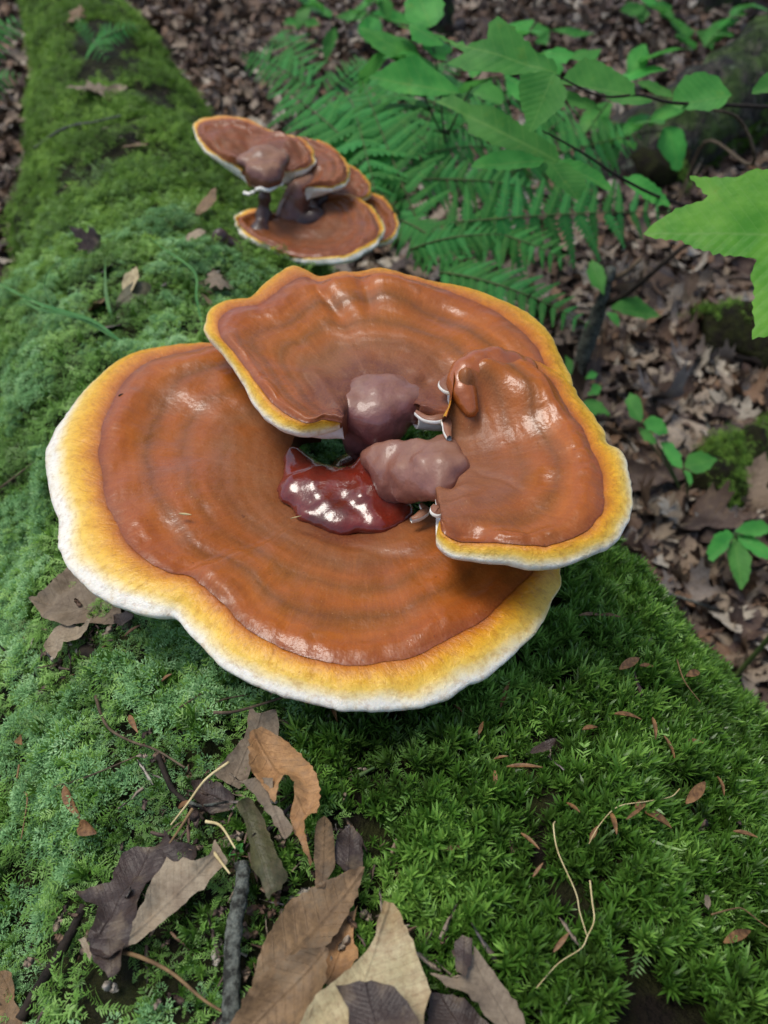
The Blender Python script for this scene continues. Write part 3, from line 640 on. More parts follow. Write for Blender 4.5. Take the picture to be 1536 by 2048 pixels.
fan_cap(rB, ZB, KB, tilt=(0, .06), hi=-.010, hb=.002, ho=-.006, dome=.001, lip=.0022, thick_in=.012, ref=(760, 720), crust=M_CRUST2, pull=(757, 815, .45),
        feats=[('bump', 757, 795, .036, .006, .046), ('groove', (612, 548), (690, 640), .004, .006), ('groove', (722, 545), (742, 625), .004, .006), ('bump', 665, 590, .022, .006), ('bump', 770, 590, .03, .006), ('bump', 850, 750, .006, -.004), ('bump', 836, 742, .008, .003),
               ('groove', (690, 750), (840, 735), .002, .004), ('crease', (610, 740), (660, 820), .006, .005, .03), ('bump', 900, 625, .02, -.004)], seed=2)
blob('stem', [bl(715, 815, .724, 0.0149, 0.80), bl(760, 805, .724, 0.0195, 0.80), bl(800, 808, .723, 0.0158, 0.80), bl(755, 835, .716, 0.0214, 1.00), bl(735, 858, .700, 0.0205, 1.00), bl(735, 880, .68, 0.0177, 1.00), bl(735, 895, .66, 0.0186, 1.00), bl(735, 900, bz, 0.0242, 1.00), bl(700, 815, .722, 0.0121, 0.80), bl(820, 802, .723, 0.0130, 0.80), bl(698, 840, .716, 0.0093, 1.00), bl(830, 820, .719, 0.0093, 1.00), bl(780, 790, .725, 0.0186, 0.70), bl(740, 790, .725, 0.0186, 0.70)], M_STEM_PUR, rB, rough=.0034, tscale=.025)

# C: the right hand cap, over the edge of both
ZC = 0.747
rC = mushroom_root(790, 960, 'ear shaped brown shelf mushroom with pinkish lumpy stalk and swollen folded back edge')
KC = [((905, 835), (893, 832), (884, 838), 1.0), ((912, 822), (905, 795), (900, 800), .8), ((920, 812), (906, 770), (900, 765), .6), ((925, 815), (908, 748), (900, 740), .5), ((930, 820), (940, 724), (936, 718), .1), ((932, 830), (985, 716), (985, 712), .1), ((932, 842), (1040, 722), (1042, 716), .1),
      ((930, 855), (1085, 745), (1100, 735), .3), ((926, 868), (1112, 775), (1143, 772), .6), ((922, 880), (1135, 815), (1172, 812), .7), ((918, 892), (1165, 860), (1205, 858), .8), ((914, 903), (1182, 895), (1216, 886), .8),
      ((910, 914), (1196, 920), (1246, 905), .9), ((907, 924), (1206, 955), (1260, 955), .95), ((904, 934), (1208, 990), (1262, 1005), .95), ((901, 944), (1202, 1025), (1256, 1048), 1.0), ((898, 955), (1180, 1055), (1235, 1082), 1.0),
      ((896, 965), (1145, 1076), (1190, 1108), 1.0), ((894, 975), (1100, 1090), (1130, 1130), 1.0), ((892, 983), (1055, 1090), (1070, 1134), 1.0), ((890, 990), (1010, 1085), (1010, 1126), 1.0), ((888, 997), (965, 1082), (955, 1120), 1.0),
      ((886, 1004), (925, 1078), (905, 1110), 1.0), ((885, 1012), (900, 1070), (880, 1093), 1.0), ((884, 1020), (885, 1058), (872, 1075), .9), ((884, 1028), (881, 1040), (876, 1050), .8)]
fan_cap(rC, ZC, KC, tilt=(.02, .05), hi=-.019, hb=0.0, ho=-.008, dome=.005, lip=.0024, thick_in=.006, ref=(1060, 930), edge_r=.0035, crust=M_CRUST4, pull=(850, 938, .6),
        feats=[('bump', 890, 932, .02, .0, .042), ('bump', 920, 776, .0075, .008), ('bump', 929, 792, .007, .008), ('bump', 937, 808, .006, .006), ('bump', 943, 820, .0045, .004), ('bump', 955, 800, .008, -.003), ('bump', 1010, 765, .022, .013), ('bump', 1065, 800, .018, .007), ('bump', 955, 765, .013, .012), ('bump', 925, 790, .008, .008), ('bump', 1000, 860, .03, -.005), ('bump', 1095, 955, .008, -.003), ('bump', 915, 1070, .006, -.005), ('bump', 940, 1068, .007, -.0055), ('bump', 965, 1072, .006, -.004),
               ('bump', 910, 925, .006, -.005), ('bump', 925, 940, .006, .003), ('bump', 905, 970, .008, -.004), ('bump', 930, 985, .007, .003), ('groove', (960, 900), (1040, 965), .0012, .002)], seed=3)
blob('stem', [bl(752, 918, .708, 0.0108, 1.00), bl(790, 912, .714, 0.0117, 1.00), bl(835, 910, .720, 0.0121, 1.00), bl(875, 912, .726, 0.0108, 1.00), bl(775, 945, .708, 0.0117, 1.00), bl(815, 950, .714, 0.0140, 1.00), bl(860, 945, .723, 0.0135, 1.00), bl(890, 940, .728, 0.0117, 1.00), bl(812, 975, .710, 0.0108, 1.00), bl(845, 972, .716, 0.0099, 1.00),
              bl(780, 960, .69, 0.0162, 1.00), bl(765, 955, .665, 0.0198, 1.00), bl(760, 955, bz, 0.0234, 1.00), bl(893, 960, .726, 0.0108, 0.80), bl(893, 905, .728, 0.0108, 0.80), bl(905, 930, .729, 0.0117, 0.80), bl(880, 980, .722, 0.0090, 1.00), bl(885, 885, .726, 0.0081, 1.00), bl(797, 958, .703, .0170), bl(772, 957, .676, .0200), bl(762, 955, .648, .0220)], M_STEM_PINK, rC, rough=.0036, tscale=.02)

# hanging fold on C's back corner, the pale curled lip behind it, and the little white-edged ruffles
blob('fold', [bl(1050, 742, .748, .010), bl(1020, 734, .752, .011), bl(985, 730, .755, .0125), bl(955, 735, .756, .0125), bl(932, 747, .756, .0115), bl(920, 764, .754, .010), bl(925, 784, .752, .009), bl(933, 802, .749, .0076), bl(940, 819, .746, .006), bl(950, 755, .752, .014), bl(985, 750, .750, .016), bl(1020, 752, .748, .014)], M_FOLD, rC, voxel=.0018, rough=.0012, tscale=.025, smooth=16)
def ruffle(root, pts, z, width, name='ruffle', dz=.004):
    """small white edged frill growing from the stalks: a bent strip with thickness"""
    c = catmull([at_z(a, b, z) for a, b in pts], 40); Tn = np.gradient(c, axis=0); Tn /= np.linalg.norm(Tn, axis=1)[:, None]
    sd_ = np.cross(Tn, [0, 0, 1.0]); sd_ /= np.linalg.norm(sd_, axis=1)[:, None]
    wv = width*(.35+.65*np.sin(np.pi*np.linspace(.05, .95, 40)))
    rows = []
    for k, (a, b) in enumerate(((-.5, 0), (-.1, .0012), (.4, 0), (.5, -.0016), (.38, -.003), (-.5, -.003))):
        rows.append(c+sd_*(a*wv)[:, None]+np.array([0, 0, 1.0])*(b+dz*.3*vnoise(c, 120, 91))[:, None])
    rows.append(rows[0]); R_ = np.array(rows)
    fr = mk(name, R_.reshape(-1, 3), grid_faces(7, 40), [M_STALL, M_PORE], root, True)
    fr.data.polygons.foreach_set('material_index', np.repeat(np.array([0, 0, 1, 1, 1, 1], np.int32), 39)); return fr
ruffle(rC, [(832, 822), (850, 834), (870, 838), (886, 834), (893, 845), (894, 862), (898, 875)], .738, .007)
ruffle(rC, [(905, 742), (893, 755), (888, 768), (897, 778), (908, 780)], .744, .008)
ruffle(rA, [(842, 1008), (850, 1020), (838, 1030), (822, 1036)], .702, .006)
ruffle(rC, [(866, 1010), (874, 1020), (886, 1022)], .728, .008)

# the farther cluster
G2 = 'shelf mushrooms of the far cluster'
def root2(px, py, label):
    h, _ = hit(px, py, BV_LOG); return thing('shelf_mushroom', h, label, 'mushroom', 'shelf mushrooms growing on the log')
f0, _ = hit(530, 512, BV_LOG); fz = f0[2]
YD = f0[1]+.06
def bd(px, py, y, r, sq=1.0):
    d = ray(px, py); return (CAM+d*(y/d[1]), r, sq)
def zat(px, py, y):
    d = ray(px, py); return (CAM+d*(y/d[1]))[2]
zD, zE, zF, zG, zH = zat(600, 430, YD), zat(690, 430, YD+.05), zat(610, 365, YD), zat(525, 350, YD-.02), zat(650, 395, YD+.05)
rD = root2(545, 515, 'kidney shaped brown shelf mushroom with dusty middle, front and lowest in the far cluster')
KD = [((588, 432), (545, 428), (530, 419), .7), ((586, 434), (505, 428), (500, 418), .7), ((586, 437), (482, 438), (473, 430), .8), ((588, 440), (484, 455), (470, 442), .9), ((592, 443), (512, 470), (482, 470), 1.0), ((598, 446), (545, 492), (525, 494), 1.0),
      ((605, 448), (590, 508), (572, 515), 1.0), ((613, 449), (640, 510), (635, 526), 1.0), ((621, 448), (690, 502), (700, 519), 1.0), ((629, 445), (735, 480), (748, 494), .9), ((636, 440), (755, 462), (768, 468), .8), ((640, 434), (750, 440), (764, 445), .7), ((642, 428), (730, 415), (745, 415), .5), ((643, 422), (700, 398), (710, 393), .4), ((643, 418), (660, 396), (662, 390), .4)]
fan_cap(rD, zD, KD, tilt=(0, .05), hi=-.006, ho=-.006, dome=-.004, lip=.004, thick_in=.02, ref=(620, 470), crust=M_CRUST3, ns=140, seed=5, thin=.3, dust_all=.5, wob=2.4, wmul=1.35, edge_r=.004)
blob('stem', [bd(600, 448, YD+.005, .022), bd(580, 470, YD-.01, .022), bd(555, 500, YD-.02, .026), bd(540, 520, YD-.03, .03), bd(630, 440, YD+.01, .02)], M_STALK, rD, voxel=.004)
rE = root2(590, 500, 'brown shelf mushroom sticking out sideways behind the kidney shaped one in the far cluster')
KE = [((680, 470), (740, 482), (745, 490), .8), ((680, 460), (768, 478), (778, 484), .7), ((680, 450), (786, 462), (795, 468), .9), ((682, 440), (788, 440), (794, 438), .7), ((684, 432), (775, 415), (780, 408), .4), ((688, 425), (750, 395), (752, 388), .4), ((690, 420), (715, 388), (714, 382), .4)]
fan_cap(rE, zE-.012, KE, tilt=(-.05, .1), hi=-.004, ho=-.005, lip=.003, thick_in=.015, ref=(740, 440), crust=M_CRUST3, ns=90, seed=6, thin=.3, dust_all=.5, wob=2.4, wmul=1.35)
blob('stem', [bd(690, 450, YD+.06, .02), bd(640, 470, YD+.05, .022), bd(590, 495, YD+.03, .024), bd(560, 520, YD, .026)], M_STALK, rE, voxel=.004)
rF = root2(560, 500, 'shelf mushroom half under the topmost one in the far cluster, white on its near edge')
KF = [((606, 376), (612, 370), (612, 378), 1.0), ((604, 368), (640, 368), (636, 381), 1.0), ((602, 360), (670, 366), (662, 380), 1.0), ((600, 352), (688, 356), (690, 370), .9), ((599, 345), (694, 344), (702, 352), .7), ((599, 338), (688, 326), (694, 328), .5), ((600, 330), (668, 306), (672, 302), .3), ((602, 322), (640, 290), (644, 285), .3), ((604, 316), (606, 280), (606, 276), .3), ((604, 312), (578, 280), (576, 276), .3)]
fan_cap(rF, zF, KF, tilt=(-.03, .12), hi=-.006, ho=-.006, dome=.002, lip=.004, thick_in=.02, ref=(650, 340), crust=M_CRUST3, ns=110, seed=7, thin=.3, dust_all=.5, wob=2.4, wmul=1.35)
blob('stem', [bd(612, 366, YD+.035, .020, .7), bd(600, 378, YD+.02, .016), bd(592, 395, YD+.015, .019), bd(588, 415, YD+.015, .022), bd(580, 440, YD+.01, .026), bd(560, 480, YD-.01, .026), bd(545, 515, YD-.02, .028), bd(615, 420, YD+.03, .018)], M_STEM_BRN, rF, voxel=.004, rough=.003)
rH = root2(600, 500, 'brown shelf mushroom with rounded orange corner between the others of the far cluster')
KH = [((640, 412), (690, 398), (692, 404), .6), ((638, 402), (728, 388), (734, 394), .5), ((638, 394), (736, 374), (741, 376), .5), ((640, 388), (722, 352), (726, 348), .4), ((644, 382), (700, 335), (702, 330), .4), ((648, 376), (670, 325), (670, 320), .4)]
fan_cap(rH, zH-.004, KH, tilt=(-.05, .12), hi=-.006, ho=-.006, lip=.003, thick_in=.016, ref=(690, 370), crust=M_CRUST3, ns=80, seed=8, thin=.3, dust_all=.5, wob=2.4, wmul=1.35)
blob('stem', [bd(650, 395, YD+.06, .018), bd(620, 420, YD+.05, .02), bd(590, 450, YD+.03, .024), bd(560, 500, YD+.01, .026)], M_STALK, rH, voxel=.004)
rG = root2(520, 495, 'topmost brown shelf mushroom of the far cluster, bow tie shaped with thick stalk facing forward')
KG = [((500, 345), (488, 335), (482, 343), .9), ((497, 335), (455, 318), (448, 325), .95), ((495, 328), (418, 290), (408, 300), .95), ((496, 322), (400, 266), (391, 272), .9), ((498, 318), (402, 250), (387, 250), .7), ((502, 315), (425, 243), (402, 238), .5), ((508, 313), (462, 240), (445, 232), .4), ((515, 312), (498, 246), (495, 238), .3), ((524, 312), (530, 262), (530, 256), .3),
      ((532, 313), (566, 272), (568, 267), .3), ((540, 315), (598, 283), (604, 278), .3), ((546, 318), (618, 302), (626, 298), .4), ((551, 322), (622, 318), (634, 320), .8), ((555, 327), (610, 330), (622, 338), .95), ((558, 332), (585, 338), (590, 348), 1.0), ((560, 338), (566, 340), (566, 346), 1.0)]
fan_cap(rG, zG, KG, tilt=(.06, .22), hi=-.004, ho=-.006, dome=.006, lip=.004, thick_in=.02, ref=(510, 290), crust=M_CRUST3, pull=(528, 345, .5), ns=140, seed=9, thin=.3, dust_all=.5, wob=2.4, wmul=1.35, feats=[('bump', 526, 335, .035, .012, .04), ('bump', 570, 305, .02, .008), ('groove', (500, 250), (500, 320), .006, .02)])
blob('stem', [bd(525, 340, YD-.01, 0.0213, .8), bd(510, 345, YD-.025, 0.0148), bd(530, 350, YD-.03, 0.0172), bd(550, 345, YD-.025, 0.0148), bd(515, 362, YD-.035, 0.0115), bd(535, 362, YD-.04, 0.0123), bd(552, 358, YD-.035, 0.0107), bd(552, 322, YD+.0, 0.0213, .6), bd(498, 322, YD+.0, 0.0197, .6), bd(526, 312, YD+.01, 0.0246, .55)], M_STEM_BRN, rG, voxel=.0035, rough=.0025)
blob('stalk', [bd(535, 360, YD-.01, .014), bd(530, 395, YD-.005, .012), bd(527, 430, YD-.01, .014), bd(522, 470, YD-.03, .02), bd(518, 500, YD-.04, .03)], M_STALK, rG, voxel=.004)
blob('growing_edge', [bd(490+8*i, 386-1.6*i+3.5*math.sin(i*1.3), YD-.030-.018*math.sin(i*.33), .0042, .8) for i in range(10)], M_PORE, rG, voxel=.0018, rough=.0012, tscale=.02, smooth=12)
rI, _n = hit(452, 506, BV_LOG); rI = thing('young_mushroom', rI, 'small dark red knob of a young mushroom beside the far cluster', 'mushroom')
blob('stem', [(np.array(rI.location)+np.array([.0, 0, .012]), .014, 1.1), (np.array(rI.location)+np.array([-.003, -.006, .024]), .012, 1.1), (np.array(rI.location)+np.array([.012, .004, .004]), .013, 1)], M_STALK, rI, voxel=.003, rough=.003)

# ------------------------------------------------------------------ leaves
def leaf_geo(outline, res, teeth=0.0, tooth_n=0, seed=0):
    """triangulated leaf blade from an outline in leaf coordinates (metres, y along the midrib); returns 2D points and faces"""
    O = np.asarray(outline, float)
    seg = np.linalg.norm(np.roll(O, -1, 0)-O, axis=1); per = seg.sum()
    m = max(int(per/res), 16); cum = np.concatenate([[0], np.cumsum(seg)]); u = np.linspace(0, per, m, endpoint=False)
    Oc = np.vstack([O, O[:1]]); Q = np.stack([np.interp(u, cum, Oc[:, k]) for k in (0, 1)], -1)
    tang = np.roll(Q, -1, 0)-np.roll(Q, 1, 0); nr = np.stack([tang[:, 1], -tang[:, 0]], -1); nr /= np.linalg.norm(nr, axis=1)[:, None]+1e-9
    ar = 0.5*np.sum(O[:, 0]*np.roll(O[:, 1], -1)-np.roll(O[:, 0], -1)*O[:, 1])
    if ar < 0: nr = -nr
    if teeth: Q = Q+nr*(teeth*(((np.arange(m)*1.0) % 2)-.3))[:, None]
    rs = np.random.default_rng(seed); Q = Q+nr*(rs.normal(0, .12*res, m))[:, None]
    lo, hi = Q.min(0), Q.max(0); st = res*1.6
    xs, ys = np.arange(lo[0], hi[0], st), np.arange(lo[1], hi[1], st)
    pts = [Vector(q) for q in Q]
    for i, x in enumerate(xs):
        for y in ys+(.5*st if i % 2 else 0): pts.append(Vector((x+rs.normal(0, .1*st), y+rs.normal(0, .1*st))))
    v, e, f, _, _, _ = delaunay_2d_cdt(pts, [(i, (i+1) % m) for i in range(m)], [list(range(m))], 1, 1e-7)
    return np.array([[a.x, a.y] for a in v]), [tuple(x) for x in f]
def leaf_shape(V2, L, cup=0.0, droop=0.0, fold=0.0, wave=0.0, seed=0, qf=0.0):
    """height of the blade above its plane, in metres"""
    x, y = V2[:, 0]/L, V2[:, 1]/L
    p = np.stack([x, y, np.full_like(x, seed*1.7)], -1)
    wave = wave*1.7
    h = cup*x*x*4-droop*y*y+fold*np.abs(x)+wave*(vnoise(p, 3.0, seed)+.5*vnoise(p, 7.0, seed+3))+qf*np.abs(np.sin((y-.75*np.abs(x))*11*math.pi))
    return h*L
# outlines of leaf kinds, unit length, base at 0, tip at y=1
BEECH = [(0, 0), (.06, .02), (.16, .14), (.23, .3), (.25, .45), (.23, .6), (.17, .76), (.08, .91), (0, 1), (-.08, .91), (-.17, .76), (-.23, .6), (-.25, .45), (-.23, .3), (-.16, .14), (-.06, .02)]
OVATE = [(0, 0), (.12, .02), (.26, .14), (.33, .32), (.31, .5), (.22, .7), (.1, .88), (0, 1), (-.1, .88), (-.22, .7), (-.31, .5), (-.33, .32), (-.26, .14), (-.12, .02)]
MAPLE = [(0, 0), (.1, .06), (.34, -.02), (.3, .1), (.5, .22), (.38, .28), (.56, .5), (.4, .48), (.42, .62), (.26, .52), (.14, .5), (.2, .72), (.12, .74), (.1, .86), (0, 1), (-.1, .86), (-.12, .74), (-.2, .72), (-.14, .5), (-.26, .52), (-.42, .62), (-.4, .48), (-.56, .5), (-.38, .28), (-.5, .22), (-.3, .1), (-.34, -.02), (-.1, .06)]
OAK = [(0, 0), (.05, .1), (.18, .16), (.1, .26), (.28, .38), (.13, .44), (.34, .62), (.15, .64), (.22, .82), (.08, .84), (0, 1), (-.08, .84), (-.22, .82), (-.15, .64), (-.34, .62), (-.13, .44), (-.28, .38), (-.1, .26), (-.18, .16), (-.05, .1)]
def leaf_proto(name, shape, mat, L, res, link=False, teeth=0.0, **kw):
    V2, F = leaf_geo(np.array(shape)*L, res, teeth, seed=kw.get('seed', 0)); h = leaf_shape(V2, L, **kw)
    V = np.column_stack([V2, h-h.min()*.5]); lf = np.column_stack([V2/L, h])
    return mesh_data(name, V, F, mat, True, {'lf': ('FLOAT_VECTOR', lf)})
def traced_leaf(name, pix, place, normal, mat, base, tip, res=.0032, teeth=0.0, parent=None, arch=None, lift=0.0, curl=0.0, **kw):
    """blade with the outline of a leaf of the photograph on its own plane in the place; base and tip give the midrib"""
    n = nrm(normal); p0 = np.array(place, float)+n*lift
    P3 = np.array([at_plane(a, b, p0, n) for a, b in pix]); b3, t3 = at_plane(*base, p0, n), at_plane(*tip, p0, n)
    ey = nrm(t3-b3); ex = np.cross(ey, n); L = np.linalg.norm(t3-b3)
    O2 = np.column_stack([(P3-b3)@ex, (P3-b3)@ey])
    V2, F = leaf_geo(O2, res, teeth, seed=kw.get('seed', 0)); h = leaf_shape(V2, L, **kw)
    if arch is not None: h = h+arch(V2[:, 0]/L, V2[:, 1]/L)*L
    if curl:
        Od = np.array(O2); Od = np.vstack([Od*(1-q)+np.roll(Od, -1, 0)*q for q in (0, .25, .5, .75)])
        dist_ = np.sqrt(((V2[:, None]-Od[None])**2).sum(-1)).min(1)/L
        h = h+curl*L*(1-sstep(0, .11, dist_))*(.55+.9*vnoise(np.column_stack([V2/L, np.full(len(V2), 3.3+kw.get('seed', 0))]), 3.5, 5))
    V = b3+V2[:, :1]*ex+V2[:, 1:]*ey+h[:, None]*n
    return mk(name, V, F, mat, parent, True, {'lf': ('FLOAT_VECTOR', np.column_stack([V2/L, h]))})

ML_LITTER = dead_leaf_material('litter_leaf', [lin(116, 92, 74), lin(152, 132, 110), lin(90, 72, 62), lin(176, 160, 138), lin(128, 106, 86), lin(70, 58, 52), lin(144, 134, 124), lin(200, 190, 170), lin(102, 86, 76), lin(138, 108, 82), lin(78, 66, 60), lin(164, 148, 126)], use_random=True)
ML_DARK = dead_leaf_material('leaf_dark_plum', [lin(46, 37, 33), lin(70, 56, 49), lin(56, 45, 39)], lin(32, 24, 22), .4, .45)
ML_GREY = dead_leaf_material('leaf_grey_tan', [lin(138, 122, 100), lin(160, 146, 122), lin(128, 110, 90)], lin(96, 78, 60), .4, .8)
ML_MAUVE = dead_leaf_material('leaf_grey_mauve', [lin(110, 96, 80), lin(138, 124, 104), lin(120, 102, 84)], lin(72, 58, 46), .4, .8)
ML_ORANGE = dead_leaf_material('leaf_orange_tan', [lin(158, 114, 70), lin(178, 136, 90), lin(146, 102, 62)], lin(104, 70, 42), .45, .6)
ML_BROWN = dead_leaf_material('leaf_brown', [lin(110, 86, 58), lin(140, 112, 78), lin(92, 70, 48)], lin(56, 42, 30), .6, .6)
ML_PALE = dead_leaf_material('leaf_pale_blotched', [lin(178, 164, 122), lin(196, 182, 142), lin(160, 138, 90)], lin(110, 74, 38), .45, .65)
ML_OLIVE = dead_leaf_material('leaf_olive', [lin(66, 66, 38), lin(88, 86, 54), lin(76, 80, 60)], lin(44, 40, 26), .4, .5)
MG_SHADE = green_leaf_material('sapling_leaf', lin(56, 134, 54), lin(88, 164, 72), .42, .5)
MG_BRIGHT = green_leaf_material('maple_leaf_bright', lin(76, 142, 40), lin(116, 172, 58), .4, .45, 13.0)
MG_FERN = green_leaf_material('fern_green', lin(44, 118, 52), lin(76, 150, 72), .42, .6, 1.0)
UP = np.array([0, 0, 1.0])

# dead leaves lying on the log (traced in half-scale windows of the photograph)
def w6(L): return [(x/2, 1350+y/2) for x, y in L]
def w8(L): return [(x/2.438, 560+y/2.438) for x, y in L]
def reg(o):
    v = np.array([x.co[:] for x in o.data.vertices])+np.array(o.matrix_basis.translation)+(np.array(o.parent.location) if o.parent else 0)
    k_ = max(1, len(v)//260); PRESS.extend(v[::k_]-np.array([0, 0, .010]))
def on_log(pix):
    c = np.mean(pix, axis=0); return hit(c[0], c[1], BV_LOG)
def log_leaf(label, pix, mat, base, tip, lift=.008, tiltv=(0, 0), name='dead_leaf', parent=None, top=True, **kw):
    p, n = on_log(pix); n = nrm(n*.5+UP*.5+np.array([tiltv[0], tiltv[1], 0]))
    kw.setdefault('curl', .13); kw.setdefault('res', .0024)
    o = traced_leaf(name, pix, p, n, mat, base, tip, parent=parent, lift=lift+.004, **kw)
    reg(o)
    if parent is None: props(o, label, 'leaf', 'dead leaves lying on the mossy log')
    return o
def leaf_thing(label, pix, lift=.008):
    p, n = on_log(pix); return thing('dead_leaf', p, label, 'leaf', 'dead leaves lying on the mossy log')
PX = w6([(655, 615), (690, 665), (790, 690), (800, 740), (700, 770), (610, 850), (560, 950), (550, 1020), (520, 1095), (450, 1150), (380, 1130), (360, 1060), (400, 990), (400, 930), (350, 915), (300, 870), (400, 850), (450, 830), (490, 720), (560, 690), (620, 690)])
rm = leaf_thing('dark plum coloured maple leaf with one pale grey half rolled over, on the moss', PX)
log_leaf('', PX, ML_DARK, *w6([(480, 900), (655, 615)]), lift=.012, parent=rm, name='blade', wave=.05, seed=1, droop=.02)
log_leaf('', w6([(665, 725), (700, 750), (730, 735), (790, 755), (850, 730), (860, 660), (890, 710), (920, 755), (880, 790), (820, 860), (740, 920), (650, 1000), (580, 1060), (520, 1092), (540, 1030), (545, 980), (590, 900), (610, 830), (640, 780)]), ML_GREY, *w6([(545, 1040), (880, 720)]), lift=.017, tiltv=(.25, -.25), parent=rm, name='rolled_lobe', seed=2, wave=.03,
         arch=lambda x, y: .06-.9*x*x)
log_leaf('', w6([(365, 1065), (380, 1150), (420, 1190), (460, 1215), (490, 1180), (500, 1100), (520, 1085), (440, 1060)]), ML_DARK, *w6([(440, 1060), (450, 1210)]), lift=.014, parent=rm, name='curled_tip', seed=3, arch=lambda x, y: .6*x*x)
log_leaf('', w6([(315, 1060), (340, 1050), (375, 1110), (362, 1145)]), ML_GREY, *w6([(325, 1055), (368, 1140)]), lift=.018, parent=rm, name='curled_lobe', seed=4, res=.0015)
log_leaf('orange tan beech leaf curling at its tip on the moss', w6([(1010, 290), (1060, 262), (1130, 270), (1190, 310), (1240, 370), (1275, 440), (1290, 520), (1280, 590), (1240, 610), (1225, 640), (1250, 780), (1215, 720), (1180, 650), (1165, 590), (1195, 540), (1190, 480), (1150, 450), (1130, 490), (1110, 560), (1080, 520), (1010, 420)]), ML_ORANGE, *w6([(1040, 300), (1250, 620)]), lift=.020, teeth=.0006, wave=.04, seed=5, arch=lambda x, y: .1-.5*x*x-.2*(y-.4)**2, qf=.002)
log_leaf('grey mauve leaf with torn top standing behind the orange beech leaf', w6([(1000, 140), (1050, 165), (1105, 145), (1125, 220), (1110, 268), (1060, 268), (1020, 312), (1005, 400), (960, 460), (900, 430), (850, 400), (930, 320), (985, 250)]), ML_MAUVE, *w6([(930, 430), (1055, 150)]), lift=.013, wave=.04, seed=6, tiltv=(0, -.2))
log_leaf('small blackish crumpled leaf beside the olive leaf stalk', w6([(770, 430), (830, 400), (890, 440), (940, 490), (920, 540), (830, 550), (770, 490)]), ML_DARK, *w6([(930, 520), (770, 440)]), lift=.012, wave=.1, seed=7)
log_leaf('narrow grey leaf twisted over the olive leaf', w6([(970, 460), (1040, 425), (1095, 430), (1095, 500), (1080, 530), (1130, 570), (1185, 650), (1150, 700), (1100, 620), (1050, 540), (1000, 480)]), ML_MAUVE, *w6([(1050, 430), (1150, 690)]), lift=.024, wave=.05, seed=8, arch=lambda x, y: .08-.6*x*x)
log_leaf('olive green folded wet leaf lying along the grey stick', w6([(950, 540), (1010, 510), (1060, 580), (1090, 680), (1150, 800), (1120, 870), (1080, 920), (1040, 820), (1000, 770), (1000, 680), (980, 590)]), ML_OLIVE, *w6([(975, 525), (1095, 900)]), lift=.014, seed=9, arch=lambda x, y: .12-1.3*np.abs(x+.02))
log_leaf('rolled narrow brown leaf upright beside the orange beech leaf', w6([(1270, 590), (1300, 565), (1330, 600), (1345, 760), (1300, 850), (1265, 860), (1255, 700)]), ML_BROWN, *w6([(1290, 855), (1300, 565)]), lift=.014, seed=10, arch=lambda x, y: .12-3.0*x*x, tiltv=(0, -.3))
log_leaf('dark brown shrivelled leaf tucked behind the rolled narrow leaf', w6([(1345, 640), (1410, 600), (1450, 660), (1450, 780), (1380, 800), (1335, 740)]), ML_DARK, *w6([(1390, 790), (1400, 605)]), lift=.010, seed=11, wave=.12)
log_leaf('brown toothed beech leaf in the heap, its midrib slanting up beside the stick', w6([(1460, 785), (1380, 810), (1280, 850), (1160, 920), (1130, 980), (1070, 1080), (1040, 1150), (1010, 1270), (1020, 1300), (1200, 1170), (1290, 1120), (1350, 1040), (1420, 900)]), ML_BROWN, *w6([(1020, 1300), (1460, 785)]), lift=.014, teeth=.0006, seed=12, wave=.03, arch=lambda x, y: .04-.35*np.abs(x+.06), qf=.003)
log_leaf('rusty brown leaf peeping from under the toothed beech leaves', w6([(1430, 930), (1390, 960), (1320, 1060), (1290, 1180), (1290, 1260), (1380, 1240), (1440, 1130), (1410, 1050)]), ML_ORANGE, *w6([(1310, 1250), (1420, 940)]), lift=.007, seed=13, wave=.06)
log_leaf('large brown beech leaf with straw coloured midrib over the heap', w6([(1320, 1100), (1260, 1095), (1160, 1140), (1080, 1200), (1010, 1290), (945, 1396), (900, 1480), (960, 1520), (1200, 1470), (1270, 1350), (1310, 1250)]), ML_BROWN, *w6([(1320, 1095), (930, 1500)]), lift=.022, teeth=.0006, seed=14, wave=.03, arch=lambda x, y: .03+.25*np.abs(x), qf=.003)
log_leaf('pale cream leaf with brown blotches bent across the heap', [(768, 1815), (793, 1825), (823, 1890), (843, 1940), (860, 1985), (852, 2020), (845, 2070), (600, 2080), (620, 2030), (640, 2000), (675, 1975), (710, 1940), (745, 1900), (755, 1875)], ML_PALE, (700, 2060), (780, 1820), lift=.024, seed=15, wave=.03, arch=lambda x, y: .12-.5*x*x, qf=.002)
log_leaf('dark brown leaf overlapping the pale blotched leaf', [(672, 1975), (740, 1963), (790, 1975), (815, 2005), (838, 2040), (845, 2080), (690, 2090), (700, 2020)], ML_DARK, (760, 2085), (730, 1965), lift=.036, seed=16, wave=.05)
PX = [(945, 1900), (975, 1935), (1010, 1985), (1035, 2020), (1052, 2070), (1000, 2075), (950, 2010), (910, 1985), (880, 1965), (856, 1943), (905, 1960), (925, 1950), (940, 1925)]
rm = leaf_thing('grey leaf with a dark rolled tip standing by the pale blotched leaf', PX)
log_leaf('', PX, ML_MAUVE, (1020, 2060), (935, 1910), lift=.016, parent=rm, name='blade', seed=17, arch=lambda x, y: .06-.4*x*x)
log_leaf('', [(908, 1885), (925, 1876), (943, 1882), (944, 1915), (930, 1958), (912, 1945)], ML_DARK, (925, 1955), (928, 1878), lift=.022, parent=rm, name='rolled_tip', seed=18, arch=lambda x, y: .1-1.2*x*x, res=.002)
